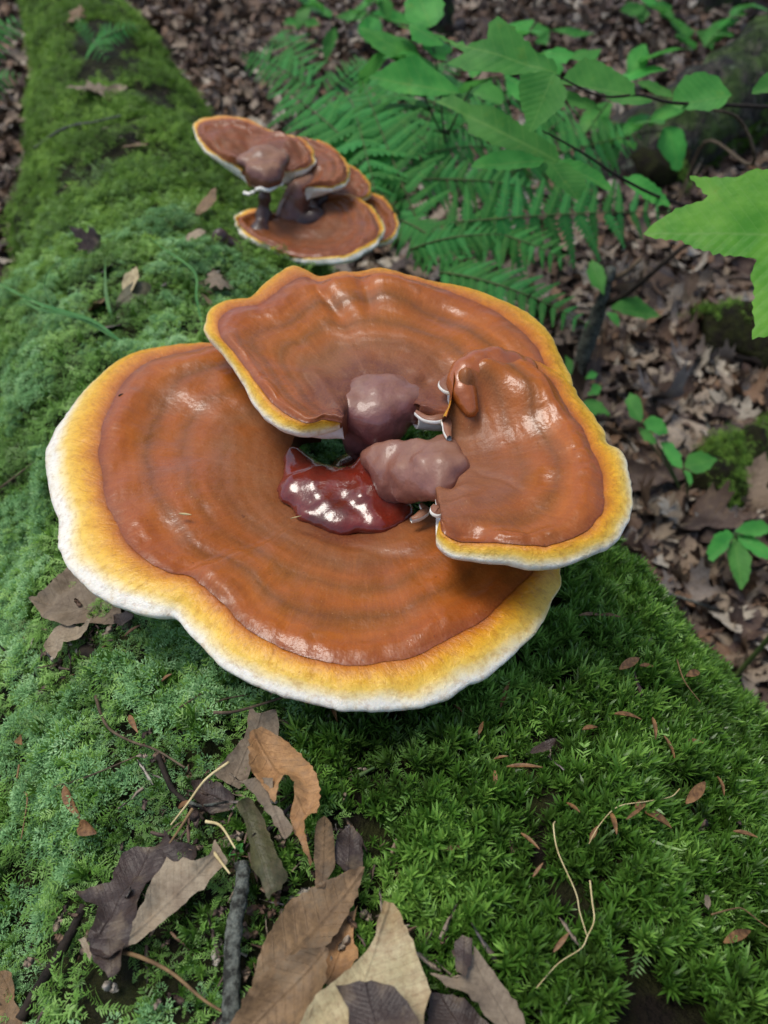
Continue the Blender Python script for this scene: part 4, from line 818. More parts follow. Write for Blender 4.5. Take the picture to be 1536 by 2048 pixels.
log_leaf('dark dull leaf under the grey leaf with rolled tip', [(860, 1985), (910, 1990), (960, 2030), (1000, 2080), (850, 2085)], ML_DARK, (930, 2080), (880, 1985), lift=.010, seed=19, wave=.06)
log_leaf('tan leaf scrap lying beside the dark forked twig', [(-40, 1930), (0, 1945), (30, 1945), (26, 1990), (60, 2050), (40, 2080), (-40, 2080)], ML_BROWN, (20, 2070), (10, 1945), lift=.010, seed=20, wave=.05)
log_leaf('brown grey maple leaf half hidden under the largest mushroom', w8([(180, 1590), (260, 1540), (330, 1450), (370, 1410), (450, 1490), (560, 1560), (600, 1640), (530, 1660), (450, 1670), (350, 1700), (270, 1690), (220, 1660)]), ML_MAUVE, *w8([(560, 1600), (185, 1590)]), lift=.010, seed=21, wave=.05, qf=.003)
log_leaf('curled tan leaf on the dark hollow under the maple leaf', w8([(230, 1800), (260, 1720), (320, 1680), (400, 1700), (480, 1670), (440, 1720), (400, 1750), (330, 1780), (270, 1860)]), ML_GREY, *w8([(240, 1800), (460, 1680)]), lift=.014, seed=22, wave=.06, arch=lambda x, y: .06-.5*x*x)
log_leaf('reddish brown leaf lying beside the brown grey maple leaf', w8([(560, 1640), (620, 1610), (660, 1640), (600, 1690), (560, 1680)]), ML_DARK, *w8([(560, 1665), (655, 1640)]), lift=.008, seed=23, wave=.06)
# leaves farther up the log: centre, size, turn, material, label
for i, (px, py, L, az, shp, mt, lab) in enumerate([
        (203, 635, .055, 2.7, BEECH, ML_BROWN, 'curled chestnut brown leaf between the grass blades on the log'), (262, 602, .035, .3, OVATE, ML_PALE, 'whitish leaf scrap beside the curled brown leaf on the log'),
        (305, 588, .05, 1.5, BEECH, ML_OLIVE, 'olive yellow leaf lying near the whitish scrap on the log'), (425, 575, .06, .9, OAK, ML_MAUVE, 'grey brown ragged leaf on the log behind the wavy rimmed mushroom'),
        (395, 610, .04, 2.2, BEECH, ML_BROWN, 'small tan leaf on the log touching the wavy rimmed mushroom'), (395, 445, .05, .1, BEECH, ML_BROWN, 'pinkish brown leaf standing on the log left of the far cluster'), (410, 485, .035, 1.0, OVATE, ML_GREY, 'pale rounded leaf next to the young mushroom knob'),
        (212, 510, .05, .4, MAPLE, ML_DARK, 'dark crumpled leaf sunk in the moss of the log'), (310, 440, .05, 2.0, BEECH, ML_DARK, 'brown leaf half sunk in moss left of the far cluster'), (300, 310, .06, 1.1, BEECH, ML_BROWN, 'tan leaf in a bare hollow of the log'), (215, 200, .09, .6, MAPLE, ML_MAUVE, 'faded maple leaf in the bare groove along the log'), (255, 185, .07, 2.6, BEECH, ML_GREY, 'light tan leaf in the bare groove along the log'), (140, 60, .09, .6, OAK, ML_BROWN, 'brown leaf beside the little fern on the log'),
        (235, 560, .05, 3.0, BEECH, ML_DARK, 'dark curled leaf by the upright grass blade'), (210, 690, .05, 1.8, OVATE, ML_DARK, 'blackish leaf beneath the long grass blades')]):
    p, n = hit(px, py, BV_LOG); me = leaf_proto('dead_leaf', shp, mt, L, L*.06, cup=random.uniform(-.2, .3)*(.4 if shp is MAPLE else 1.5), droop=random.uniform(0, .15 if shp is MAPLE else .4), wave=.05, seed=30+i)
    o = obj('dead_leaf', me, None, p+n*.010); o.rotation_euler = euler_from(n*.6+UP*.4+RNG.normal(0, .25, 3), az, .2, None)
    PRESS.append(p+n*.0); PRESS.extend([p+RNG.normal(0, L*.25, 3)*np.array([1, 1, .1]) for _ in range(14)])
    props(o, lab, 'leaf', 'dead leaves lying on the mossy log')

# ------------------------------------------------------------------ sticks, twigs, stems and grass on the log
def on(px, py, lift):
    p, n = hit(px, py, BV_LOG); return p+n*lift
def log_tube(name, pix, r, mat, label, cat, group=None, lift=.010, lifts=None, nseg=7, rough=0.0, n=30, taper=.5):
    pts = [on(a, b, (lifts[i] if lifts else lift)+(.007 if r < .001 else .003)) for i, (a, b) in enumerate(pix)]
    rr = np.linspace(r, r*taper, len(pts)); V, F = tube_data(pts, rr, nseg, rough, 3, n)
    o = mk(name, V, F, mat); reg(o) if r > .0009 else None
    return props(o, label, cat, group)
log_tube('stick', w6([(1015, 780), (1000, 860), (985, 960), (978, 1100), (968, 1300), (955, 1440)]), .0034, M_STICK, 'thick lichen grey stick standing out of the leaf heap', 'stick', lift=.014, nseg=14, rough=.22, taper=1.15, n=46)
log_tube('twig', w6([(400, 960), (360, 1040), (300, 1150), (220, 1280), (160, 1400)]), .0022, M_TWIG_DARK, 'dark wet twig running down from the plum coloured maple leaf', 'twig', 'twigs on the log', .008, rough=.3, taper=1.3)
log_tube('twig', w6([(445, 130), (452, 200), (490, 260), (560, 310), (660, 360), (760, 405)]), .0011, M_TWIG, 'thin arched twig left of the leaf heap', 'twig', 'twigs on the log', .010, rough=.2)
log_tube('twig', w6([(660, 370), (690, 440), (730, 500), (790, 560), (850, 620)]), .0018, M_TWIG_DARK, 'short dark twig below the arched twig', 'twig', 'twigs on the log', .008, rough=.3)
log_tube('leaf_stalk', w6([(970, 470), (900, 560), (845, 630), (795, 688)]), .0008, M_STRAW, 'pale straw coloured stalk leaning on the crumpled leaf', 'stalk', 'stalks on the log', .022)
log_tube('leaf_stalk', w6([(860, 640), (820, 700), (780, 752)]), .0009, M_DRYSTEM, 'brown stalk entering the rolled grey half of the maple leaf', 'stalk', 'stalks on the log', .02)
log_tube('leaf_stalk', w6([(900, 650), (950, 680), (1000, 735)]), .0009, M_STRAW, 'short straw piece beside the olive leaf', 'stalk', 'stalks on the log', .014)
log_tube('leaf_stalk', w6([(925, 765), (980, 832)]), .0009, M_STRAW, 'short straw piece between rolled leaf and grey stick', 'stalk', 'stalks on the log', .014)
log_tube('twig', w6([(790, 560), (860, 580), (960, 578)]), .0011, M_STICK, 'little grey side twig under the pale stalk', 'twig', 'twigs on the log', .012)
log_tube('twig', w6([(880, 280), (960, 262), (1060, 235), (1160, 198), (1230, 175)]), .0010, M_TWIG, 'straight thin twig laid across the torn grey leaf', 'twig', 'twigs on the log', .030)
log_tube('twig', w6([(830, 220), (900, 170), (1010, 110)]), .0007, M_TWIG, 'hair thin twig in the moss above the torn grey leaf', 'twig', 'twigs on the log', .010)
log_tube('twig', w6([(765, 185), (860, 108)]), .0006, M_TWIG, 'short hair thin twig under the mushroom edge', 'twig', 'twigs on the log', .010)
log_tube('twig', w6([(310, 490), (400, 455), (490, 430), (610, 390)]), .0007, M_TWIG, 'thin pale twig crossing the moss above the maple leaf', 'twig', 'twigs on the log', .010)
log_tube('twig', w6([(155, 370), (180, 450), (222, 500), (215, 580), (200, 680)]), .0007, M_DRYSTEM, 'bent hair thin stem in the left moss', 'twig', 'twigs on the log', .010)
log_tube('twig', w6([(520, 1130), (620, 1180), (740, 1245), (850, 1300), (960, 1365)]), .0011, M_DRYSTEM, 'long thin brown stem slanting below the rolled leaf', 'twig', 'twigs on the log', .012)
log_tube('twig', w6([(0, 1260), (60, 1310), (140, 1360)]), .0008, M_TWIG, 'thin twig beside the tan leaf scrap', 'twig', 'twigs on the log', .012)
log_tube('twig', [(0, 1005), (30, 985), (70, 955), (95, 935)], .0012, M_TWIG, 'thin brown twig poking from under the left edge of the largest mushroom', 'twig', 'twigs on the log', .012)
log_tube('twig', [(90, 305), (130, 285), (165, 270), (200, 266), (250, 255)], .0032, M_STICK, 'bent pale grey twig lying over the upper log', 'twig', 'twigs on the log', .02, rough=.3)
def w7(L): return [(768+x/2, 1350+y/2) for x, y in L]
log_tube('dry_stem', w7([(675, 655), (678, 720), (695, 810), (722, 915), (742, 990), (757, 1080)]), .00036, M_STRAW, 'long pale dry grass stem bowed over the dark moss', 'grass stem', 'dry stems on the moss', lifts=[.016, .02, .018, .015, .013, .012], taper=.7)
log_tube('dry_stem', w7([(780, 870), (788, 950), (778, 1020), (752, 1080), (715, 1150), (660, 1220), (575, 1310)]), .0004, M_STRAW, 'pale dry stem crossing the foot of the bowed one', 'grass stem', 'dry stems on the moss', .014)
log_tube('dry_stem', w7([(1125, 535), (1080, 532), (1020, 545), (950, 570), (880, 605), (830, 680), (788, 755)]), .0004, M_STRAW, 'pale dry stem bent in the middle beside brown bud scales', 'grass stem', 'dry stems on the moss', .013)
log_tube('dry_stem', w7([(1215, 1003), (1280, 1010), (1350, 1060), (1430, 1120), (1540, 1180)]), .00045, M_DRYSTEM, 'thin brownish stem curving over the outer moss', 'grass stem', 'dry stems on the moss', .013)
log_tube('dry_stem', w7([(1095, 20), (1120, 90), (1160, 150)]), .0006, M_DRYSTEM, 'short thin brown stem in the moss beside the mushroom shadow', 'grass stem', 'dry stems on the moss', .012)
def grass(pix, lifts, wd, label):
    c = catmull([on(a, b, l) for (a, b), l in zip(pix, lifts)], 26); Tn = np.gradient(c, axis=0); Tn /= np.linalg.norm(Tn, axis=1)[:, None]
    sd_ = np.cross(Tn, nrm([0, -.6, .8])); sd_ /= np.linalg.norm(sd_, axis=1)[:, None]; ww = wd*np.sin(np.pi*np.linspace(.18, .99, 26))
    V = np.vstack([c-sd_*ww[:, None]/2, c-np.array([0, 0, .0006]), c+sd_*ww[:, None]/2]); F = grid_faces(3, 26)
    lf = np.column_stack([np.repeat([-.3, 0, .3], 26), np.tile(np.linspace(0, 1, 26), 3), np.zeros(78)])
    props(mk('grass_blade', V, F, M_GRASS, None, True, {'lf': ('FLOAT_VECTOR', lf)}), label, 'grass blade', 'grass blades on the log')
grass([(255, 715), (200, 690), (140, 662), (70, 632), (-20, 592)], [.015, .03, .045, .06, .075], .0034, 'long straight grass blade sticking out over the left of the log')
grass([(250, 712), (190, 680), (130, 662), (70, 650), (10, 652)], [.015, .028, .036, .034, .02], .0040, 'grass blade arching low beside the long straight one')
grass([(228, 645), (228, 615), (231, 575)], [.005, .02, .045], .0045, 'short upright grass blade near the curled chestnut leaf')
grass([(415, 690), (400, 650), (380, 615), (345, 580), (295, 548)], [.01, .03, .045, .05, .05], .0026, 'thin grass blade arching beside the wavy rimmed mushroom')
grass([(690, 925), (675, 895), (660, 865)], [.01, .02, .03], .004, 'grass blade seen through the gap between the stalks')
grass([(130, 640), (135, 600), (165, 575), (215, 560)], [.01, .03, .04, .04], .0022, 'thin curved grass blade on the left moss')

def sliver(px, py, Lpx, ang, wr, label, mat=M_SCALE):
    """bud scale or needle-like flake: a boat shaped sliver"""
    a = math.radians(ang); p, n = hit(px, py, BV_LOG); q, _ = hit(px+Lpx*math.cos(a), py-Lpx*math.sin(a), BV_LOG)
    if np.linalg.norm(q-p) > .028: q = p+nrm(q-p)*.018
    p, q = p+n*.019, q+n*(.019+random.uniform(-.003, .005)); d = q-p; L = np.linalg.norm(d); d /= L; s_ = nrm(np.cross(n, d)); V = []
    for t in np.linspace(0, 1, 8):
        wv = L*wr*math.sin(math.pi*(.06+.9*t**.8)); c = p+d*L*t+n*.06*L*math.sin(math.pi*t)
        V += [c-s_*wv/2+n*wv*.22, c, c+s_*wv/2+n*wv*.22]
    V = np.array(V); F = grid_faces(8, 3)
    V = np.vstack([V, V-n*.0004]); F += [tuple(i+24 for i in f[::-1]) for f in F]
    return props(mk('bud_scale', V, F, mat), label, 'bud scale', 'brown bud scales scattered on the moss')
def scale_label(x, y, L, wr):
    return '%s brown bud scale fallen on the %s' % ('long narrow' if L > 42 and wr < .21 else 'boat shaped' if wr > .24 else 'short slender', 'feathery moss' if x < 700 else 'spiky moss below the ear shaped mushroom' if y < 1480 else 'dark spiky moss around the pale dry stems' if y < 1760 else 'low spiky moss beyond the leaf heap')
for z in [(1195, 1660, 50, -80, .2), (1145, 1508, 30, 10, .3), (1010, 1575, 70, -4, .13), (1270, 1475, 40, -75, .2), (1285, 1505, 55, -60, .18), (1210, 1475, 55, -8, .2), (1325, 1640, 50, 50, .3), (1240, 1660, 60, -32, .33), (1225, 1645, 25, 30, .4), (1032, 1700, 50, -45, .15), (880, 1725, 45, 8, .2),
          (1410, 1920, 60, 25, .2), (1430, 1700, 45, -25, .2), (985, 1560, 28, 0, .2), (1255, 1370, 30, 0, .3), (1000, 1460, 50, 70, .15), (956, 1515, 25, 70, .25), (1120, 1640, 35, -50, .2), (1090, 1935, 45, 50, .2), (660, 1430, 50, -70, .16), (540, 1425, 40, 80, .16), (180, 1590, 70, -65, .22), (215, 1655, 40, -25, .5), (75, 1500, 45, -55, .3), (290, 1470, 35, -65, .22), (355, 1400, 25, 30, .35), (1140, 1270, 50, 5, .16), (1180, 1265, 40, -12, .2), (1480, 1440, 30, 50, .3), (280, 1305, 40, 30, .2), (380, 1640, 30, 20, .3), (1390, 1590, 40, -70, .2), (1060, 1790, 30, 50, .2)]:
    sliver(z[0], z[1], z[2], z[3], z[4], scale_label(z[0], z[1], z[2], z[4]))
for i in range(9):
    z = (random.uniform(820, 1400), random.uniform(1330, 2000), random.uniform(18, 45), random.uniform(-90, 90), random.uniform(.12, .3)); sliver(*z, scale_label(z[0], z[1], z[2], z[4]))
log_leaf('small plum brown oval leaf lying flat on the dark moss', w7([(580, 315), (600, 290), (640, 265), (690, 258), (685, 280), (640, 310), (600, 320)]), ML_DARK, *w7([(580, 316), (692, 258)]), lift=.014, seed=51, res=.0015, wave=.02)
log_leaf('grey narrow leaf flake on the outer moss', w7([(1280, 880), (1300, 885), (1305, 920), (1295, 945), (1280, 920)]), ML_MAUVE, *w7([(1290, 882), (1293, 945)]), lift=.014, seed=52, res=.0015)
def seedling(px, py, leaves, label, Lm=.008, h=.012, shape=OVATE, mat=MG_SHADE, bv=None, cat='seedling', group=None):
    p, n = hit(px, py, bv or BV_LOG); r = thing('seedling', p, label, cat, group); top = p+np.array([.002, 0, h])
    tube('stem', [p, p+np.array([0, .001, h*.6]), top], [.0005+h*.006]*3, M_STEMG, r)
    for az, s, tl in leaves:
        me = leaf_proto('leaf', shape, mat, Lm*s, Lm*s*.1, cup=.1, droop=.15, seed=random.randint(0, 99))
        o = obj('leaf', me, r, top-p); o.rotation_euler = Euler((tl, 0, az))
    return r
seedling(975, 1612, [(-.9, 1, .15), (2.4, 1, .2)], 'tiny seedling with two round leaves on the dark moss', .010)
seedling(470, 1715, [(-.6, 1, .15), (.6, 1, .2), (2.2, 1, .2), (3.6, 1, .1), (4.6, .8, .2)], 'tiny seedling with small round leaflets beside the rolled leaf', .0048, .008)
log_tube('moss_sprig', w7([(1440, 472), (1475, 455), (1500, 440)]) and [(722, 1587), (735, 1580), (750, 1573)], .0012, M_STEMG, 'pale green sprig lying on the moss below the largest mushroom', 'sprig', lift=.014)
# dark nut-like husk in the hollow
p, n = hit(178, 1315, BV_LOG); PRESS.extend([p+RNG.normal(0, .012, 3)*np.array([1, 1, .1]) for _ in range(40)]); r = thing('nut_husk', p, 'dark brown oval husk in the hollow under the maple leaf', 'husk')
blob('shell', [(p+np.array([0, 0, .005]), .008, .8), (p+np.array([.007, -.003, .006]), .006, .8)], M_TWIG_DARK, r, voxel=.0015, rough=.002)
# specks lying on the big cap
def on_cap(px, py, ang, L, wr, name, label, cat, mat):
    p = at_z(px, py, ZA+.004); a = math.radians(ang); d = np.array([math.cos(a), math.sin(a), 0]); s_ = np.array([-d[1], d[0], 0]); V = []
    for t in np.linspace(0, 1, 7):
        wv = L*wr*math.sin(math.pi*(.08+.86*t)); c = p+d*L*(t-.5)
        V += [c-s_*wv/2, c+UP*wv*.5, c+s_*wv/2, c-UP*.0006]
    props(mk(name, np.array(V), grid_faces(7, 4, True), mat), label, cat)
on_cap(370, 1028, -8, .008, .25, 'bud_flake', 'tiny straw flake lying on the largest mushroom near its crease', 'flake', M_STRAW)
on_cap(245, 790, 15, .006, .45, 'beetle', 'tiny dark beetle on the upper left crust of the largest mushroom', 'insect', M_TWIG_DARK)
on_cap(592, 1034, 20, .007, .12, 'bud_flake', 'tiny needle flake beside the dark red stalk', 'flake', M_STRAW)

# ------------------------------------------------------------------ ferns
def pinna_mesh(name, nl, mat):
    V, F, LFA = [], [], []
    for i in range(nl):
        t0, t1 = i/nl, (i+1)/nl; wd = .19*(1-.86*t0)*(.75 if i == 0 else 1)
        for sg in (-1, 1):
            b = len(V); tm = (t0+t1)/2
            pts = [(t0, 0), (t0+.1/nl, sg*wd*.55), (tm+.25/nl, sg*wd*.98), (tm+.6/nl, sg*wd*1.02), (t1+.02/nl, sg*wd*.35), (t1, 0)]
            for x, y in pts:
                V.append((x, y, -.16*x*x-.25*abs(y)+.0*i)); LFA.append((y, x, 0))
            F.append((b, b+1, b+2, b+3, b+4, b+5) if sg < 0 else (b+5, b+4, b+3, b+2, b+1, b))
    return mesh_data(name, V, F, mat, True, {'lf': ('FLOAT_VECTOR', LFA)})
PIN = [pinna_mesh('pinna', n, MG_FERN) for n in (11, 8, 5)]
def frond(root, b, t, npair=15, width=.34, arch=.12, face=(0, -.5, .8), stalk=.25, twist=0):
    """one fern frond from base b to tip t (world places): midrib with a pinna on each side"""
    b, t = np.array(b), np.array(t); L = np.linalg.norm(t-b); ey = (t-b)/L; f = nrm(face); ex = nrm(np.cross(ey, f)); ez = np.cross(ex, ey)
    c = lambda s: b+ey*L*s+ez*L*arch*(4*s*(1-s))
    pts = [c(s) for s in np.linspace(0, 1, 14)]; V, F = tube_data(pts, np.linspace(.0022, .0006, 14), 5)
    fo = mk('frond', V, F, M_STEMG, root); org = np.array(root.location)
    for i in range(npair):
        s = stalk+(1-stalk)*(i+.4)/npair; q = (i+.4)/npair; ln = L*width*(.62+.9*q-1.5*q*q)*1.0; ln = max(ln, L*.02)
        tn = nrm(c(min(s+.02, 1))-c(s-.02))
        for sg in (-1, 1):
            lj = ln*random.uniform(.82, 1.12); d = nrm(ex*sg*.93+tn*random.uniform(.28, .58)+ez*random.uniform(-.35, .1)); up = nrm(np.cross(tn, d)*(-sg)) if False else nrm(ez-d*np.dot(ez, d)); sd_ = np.cross(up, d)
            M = Matrix(((d[0]*lj, sd_[0]*lj, up[0]*lj, 0), (d[1]*lj, sd_[1]*lj, up[1]*lj, 0), (d[2]*lj, sd_[2]*lj, up[2]*lj, 0), (0, 0, 0, 1)))
            o = obj('pinna', PIN[0 if i < npair*.55 else (1 if i < npair*.8 else 2)], fo)
            o.matrix_basis = Matrix.Translation(Vector(c(s)-org)) @ M
def fern(px, py, label, fronds, grp='ferns beside the log', bv=None):
    p, n = hit(px, py, bv or BV_GND); r = thing('fern', p, label, 'fern', grp)
    for (b, t, kw) in fronds: frond(r, b if b is not None else p, t, **kw)
    return r
AD = at_depth
fern(880, 545, 'lush fern right behind the wavy rimmed mushroom with a long frond stretched sideways', [
    (AD(860, 450, 1.35), AD(1350, 425, 1.5), dict(npair=16, width=.26, stalk=.05, arch=.05, face=(0, -.75, .6))),
    (AD(880, 545, 1.25), AD(1185, 655, 1.15), dict(npair=15, width=.30, stalk=.02, arch=.1, face=(-.1, -.5, .8))),
    (AD(850, 480, 1.4), AD(720, 150, 1.5), dict(npair=15, width=.30, stalk=.1, arch=.08, face=(-.2, -.7, .6))),
    (AD(820, 500, 1.3), AD(1010, 470, 1.25), dict(npair=12, width=.4, stalk=.02, arch=.1, face=(0, -.5, .8)))])
fern(770, 470, 'fern beside the far mushroom cluster with fronds leaning over the log', [
    (AD(800, 400, 1.45), AD(535, 165, 1.6), dict(npair=16, width=.30, stalk=.04, arch=.1, face=(.1, -.7, .7))),
    (AD(800, 430, 1.4), AD(690, 330, 1.45), dict(npair=12, width=.36, stalk=.05, face=(0, -.6, .8))),
    (AD(790, 330, 1.6), AD(1000, 300, 1.7), dict(npair=14, width=.3, stalk=.05, face=(0, -.6, .7)))])
fern(960, 420, 'fern in front of the leaning trunk with slender toothed fronds', [
    (AD(900, 400, 1.6), AD(1285, 270, 1.8), dict(npair=16, width=.26, stalk=.1, arch=.08, face=(0, -.7, .7))),
    (AD(960, 380, 1.7), AD(1160, 210, 1.8), dict(npair=14, width=.3, stalk=.1, face=(.2, -.7, .6))),
    (AD(900, 330, 1.75), AD(740, 215, 1.8), dict(npair=14, width=.25, stalk=.05, face=(0, -.7, .7)))])
fern(720, 330, 'low fern with broad fronds hanging between the far cluster and the maple sapling', [
    (AD(700, 200, 1.7), AD(760, 420, 1.35), dict(npair=15, width=.36, stalk=.05, arch=.1, face=(0, -.8, .5))),
    (AD(780, 300, 1.6), AD(600, 250, 1.55), dict(npair=14, width=.32, stalk=.05, arch=.1, face=(0, -.7, .6))),
    (AD(830, 360, 1.5), AD(1080, 380, 1.5), dict(npair=14, width=.34, stalk=.05, arch=.1, face=(0, -.7, .6))),
    (AD(800, 440, 1.35), AD(960, 560, 1.25), dict(npair=14, width=.36, stalk=.05, arch=.1, face=(0, -.6, .7)))])
fern(840, 300, 'tall airy fern standing behind the big lobed maple leaves', [
    (AD(830, 330, 1.8), AD(700, 120, 1.9), dict(npair=15, width=.32, stalk=.05, arch=.1, face=(0, -.8, .5))),
    (AD(830, 330, 1.8), AD(900, 110, 1.95), dict(npair=15, width=.32, stalk=.05, arch=.1, face=(0, -.8, .5))),
    (AD(850, 300, 1.85), AD(1060, 180, 1.95), dict(npair=14, width=.32, stalk=.05, arch=.1, face=(0, -.8, .5))),
    (AD(820, 380, 1.6), AD(640, 200, 1.7), dict(npair=14, width=.34, stalk=.05, arch=.1, face=(0, -.8, .5))),
    (AD(900, 450, 1.45), AD(1150, 530, 1.35), dict(npair=14, width=.32, stalk=.05, arch=.1, face=(0, -.6, .7)))])
fern(600, 200, 'smaller fern on the litter beyond the far mushroom cluster', [
    (AD(640, 190, 2.4), AD(480, 110, 2.5), dict(npair=13, width=.3, stalk=.1, face=(0, -.7, .7))),
    (AD(640, 200, 2.4), AD(560, 60, 2.6), dict(npair=13, width=.3, stalk=.1, face=(0, -.7, .7))),
    (AD(640, 200, 2.4), AD(760, 120, 2.5), dict(npair=12, width=.3, stalk=.1, face=(0, -.7, .7)))])
_h = hit(190, 95, BV_LOG)[0]; LD = float(np.dot(_h-CAM, FWD))-.04
fern(190, 95, 'little fern growing on top of the log', [
    (AD(190, 88, LD), AD(284, 50, LD-.03), dict(npair=10, width=.34, stalk=.02, face=(0, -.8, .6))),
    (AD(190, 92, LD), AD(148, 30, LD-.02), dict(npair=10, width=.34, stalk=.02, face=(0, -.8, .6))),
    (AD(190, 85, LD), AD(215, 122, LD-.12), dict(npair=8, width=.4, stalk=.02, face=(0, -.8, .6)))], bv=BV_LOG)
fern(-60, 260, 'fern on the far side of the log reaching in from its shaded flank', [
    (AD(-90, 200, 2.4), AD(45, 150, 2.4), dict(npair=12, width=.4, stalk=.02, face=(0, -.8, .6))),
    (AD(-90, 130, 2.6), AD(50, 40, 2.7), dict(npair=12, width=.4, stalk=.02, face=(0, -.8, .6)))])

# ------------------------------------------------------------------ saplings with broad leaves
def w2(L): return [(768+x/2, y/2) for x, y in L]
def w3(L): return [(768+x/2, 400+y/2) for x, y in L]
def sap_leaf(root, pix, depth, base, tip, mat=MG_SHADE, face=.75, side=0.0, teeth=.0012, res=.006, name='leaf', **kw):
    face = min(face, .6)
    c = np.mean(pix, axis=0); p = AD(c[0], c[1], depth); tc = nrm(CAM-p); n = nrm(UP*(1-face)+tc*face+np.array([side, 0, 0]))
    kw.setdefault('fold', .18); kw.setdefault('droop', .05); kw.setdefault('wave', .012); kw.setdefault('qf', .002)
    return traced_leaf(name, pix, p, n, mat, base, tip, res=res, teeth=teeth, parent=root, **kw)
p, n = hit(1300, 560, BV_GND); p = p+np.array([.15, .35, 0])
rs_ = thing('maple_sapling', p, 'maple sapling with big lobed leaves on thin twigs above the ferns', 'sapling')
tube('stem', [p, p+np.array([.01, -.05, .25]), AD(1500, 330, 1.35), AD(1480, 240, 1.2), AD(1400, 215, 1.1)], [.005, .004, .003, .0022, .0015], M_TWIG, rs_, smooth_n=24)
tube('branch', [AD(1560, 215, 1.15), AD(1450, 210, 1.1), AD(1340, 205, 1.05), AD(1280, 190, 1.02), AD(1200, 192, 1.0), AD(1112, 150, .95)], [.0028, .0025, .002, .0017, .0014, .001], M_TWIG_DARK, rs_, smooth_n=24)
tube('branch', [AD(1400, 420, 1.3), AD(1320, 395, 1.2), AD(1240, 355, 1.1), AD(1180, 315, 1.06), AD(1120, 280, 1.02), AD(1085, 262, 1.0)], [.0026, .0024, .002, .0016, .0013, .001], M_TWIG_DARK, rs_, smooth_n=24)
for pix, dp, b, t, mt in [
        (w2([(690, 295), (690, 260), (680, 240), (610, 215), (580, 175), (530, 130), (455, 72), (420, 95), (418, 150), (330, 165), (185, 110), (265, 160), (325, 205), (245, 245), (340, 290), (420, 290), (500, 305), (560, 300), (620, 290)]), .95, *w2([(690, 295), (300, 165)]), MG_SHADE),
        (w2([(690, 300), (735, 370), (720, 430), (650, 480), (580, 528), (560, 460), (540, 380), (545, 310), (600, 290)]), .92, *w2([(680, 295), (582, 525)]), MG_SHADE),
        (w2([(300, 370), (270, 330), (200, 280), (130, 230), (60, 240), (0, 270), (-60, 300), (0, 350), (80, 375), (180, 385)]), 1.15, *w2([(300, 375), (-55, 300)]), MG_SHADE),
        (w2([(700, 640), (690, 590), (600, 530), (520, 480), (420, 420), (340, 410), (280, 370), (200, 390), (300, 440), (340, 480), (340, 530), (420, 570), (480, 590), (540, 620), (640, 650)]), 1.05, *w2([(700, 645), (210, 390)]), MG_SHADE),
        (w2([(640, 640), (560, 610), (480, 600), (400, 620), (340, 660), (430, 675), (540, 680), (620, 665)]), 1.02, *w2([(645, 645), (342, 660)]), MG_SHADE),
        (w2([(650, 650), (720, 650), (790, 700), (812, 740), (780, 800), (700, 750), (650, 700)]), 1.0, *w2([(660, 645), (780, 798)]), MG_SHADE),
        (w2([(690, 640), (780, 640), (860, 690), (915, 750), (900, 765), (820, 720), (740, 690)]), 1.06, *w2([(690, 640), (912, 760)]), MG_SHADE),
        (w2([(700, 325), (740, 280), (800, 235), (860, 250), (930, 290), (1000, 340), (1005, 385), (930, 390), (880, 375), (800, 345)]), 1.02, *w2([(1000, 385), (705, 322)]), MG_SHADE),
        (w2([(1150, 425), (1160, 370), (1200, 310), (1270, 295), (1330, 310), (1390, 380), (1350, 435), (1300, 450), (1230, 440)]), 1.06, *w2([(1385, 385), (1152, 420)]), MG_SHADE),
        (w2([(945, 715), (1020, 700), (1090, 740), (1150, 820), (1080, 815), (1000, 765)]), 1.2, *w2([(945, 712), (1148, 818)]), MG_SHADE),
        (w2([(1470, 370), (1500, 320), (1536, 290), (1620, 280), (1640, 340), (1560, 370)]), 1.0, *w2([(1640, 320), (1472, 370)]), MG_SHADE),
        (w2([(720, 360), (760, 370), (830, 400), (880, 440), (800, 440), (740, 420)]), 1.04, *w2([(720, 362), (878, 440)]), MG_SHADE),
        (w2([(885, 390), (940, 385), (1010, 385), (1080, 400), (1040, 420), (950, 418)]), 1.08, *w2([(1080, 400), (888, 392)]), MG_SHADE),
        (w2([(100, 90), (140, 100), (190, 130), (245, 180), (180, 190), (110, 165)]), 1.3, *w2([(245, 185), (100, 92)]), MG_SHADE),
        (w2([(725, 230), (780, 200), (870, 195), (850, 240), (790, 250)]), 1.25, *w2([(725, 232), (868, 197)]), MG_SHADE),
        (w2([(640, 205), (700, 190), (765, 212), (720, 262), (660, 245)]), 1.2, *w2([(765, 225), (642, 210)]), MG_SHADE),
        (w2([(480, 300), (560, 330), (640, 390), (560, 420), (500, 380)]), 1.2, *w2([(480, 305), (640, 395)]), MG_SHADE),
        (w2([(1010, 330), (1060, 320), (1150, 360), (1160, 385), (1080, 375)]), 1.2, *w2([(1012, 330), (1158, 380)]), MG_SHADE),
        (w2([(350, 370), (420, 325), (470, 370), (480, 420), (420, 410)]), 1.15, *w2([(470, 410), (360, 365)]), MG_SHADE)]:
    sap_leaf(rs_, pix, dp, b, t, mt, seed=random.randint(0, 60))
BR = [(1285, 462), (1323, 475), (1358, 477), (1398, 495), (1433, 507), (1468, 512), (1518, 517), (1508, 530), (1500, 555), (1508, 580), (1505, 615), (1508, 650), (1500, 682), (1540, 677), (1590, 650), (1625, 600), (1650, 540), (1665, 470), (1640, 420), (1600, 390), (1570, 360), (1536, 345), (1508, 340), (1473, 357), (1428, 355), (1378, 350), (1388, 360), (1418, 395), (1398, 402), (1358, 412), (1318, 435)]
p = AD(1690, 900, .9); p[2] = drop(p[0], p[1], BV_GND)[0][2]
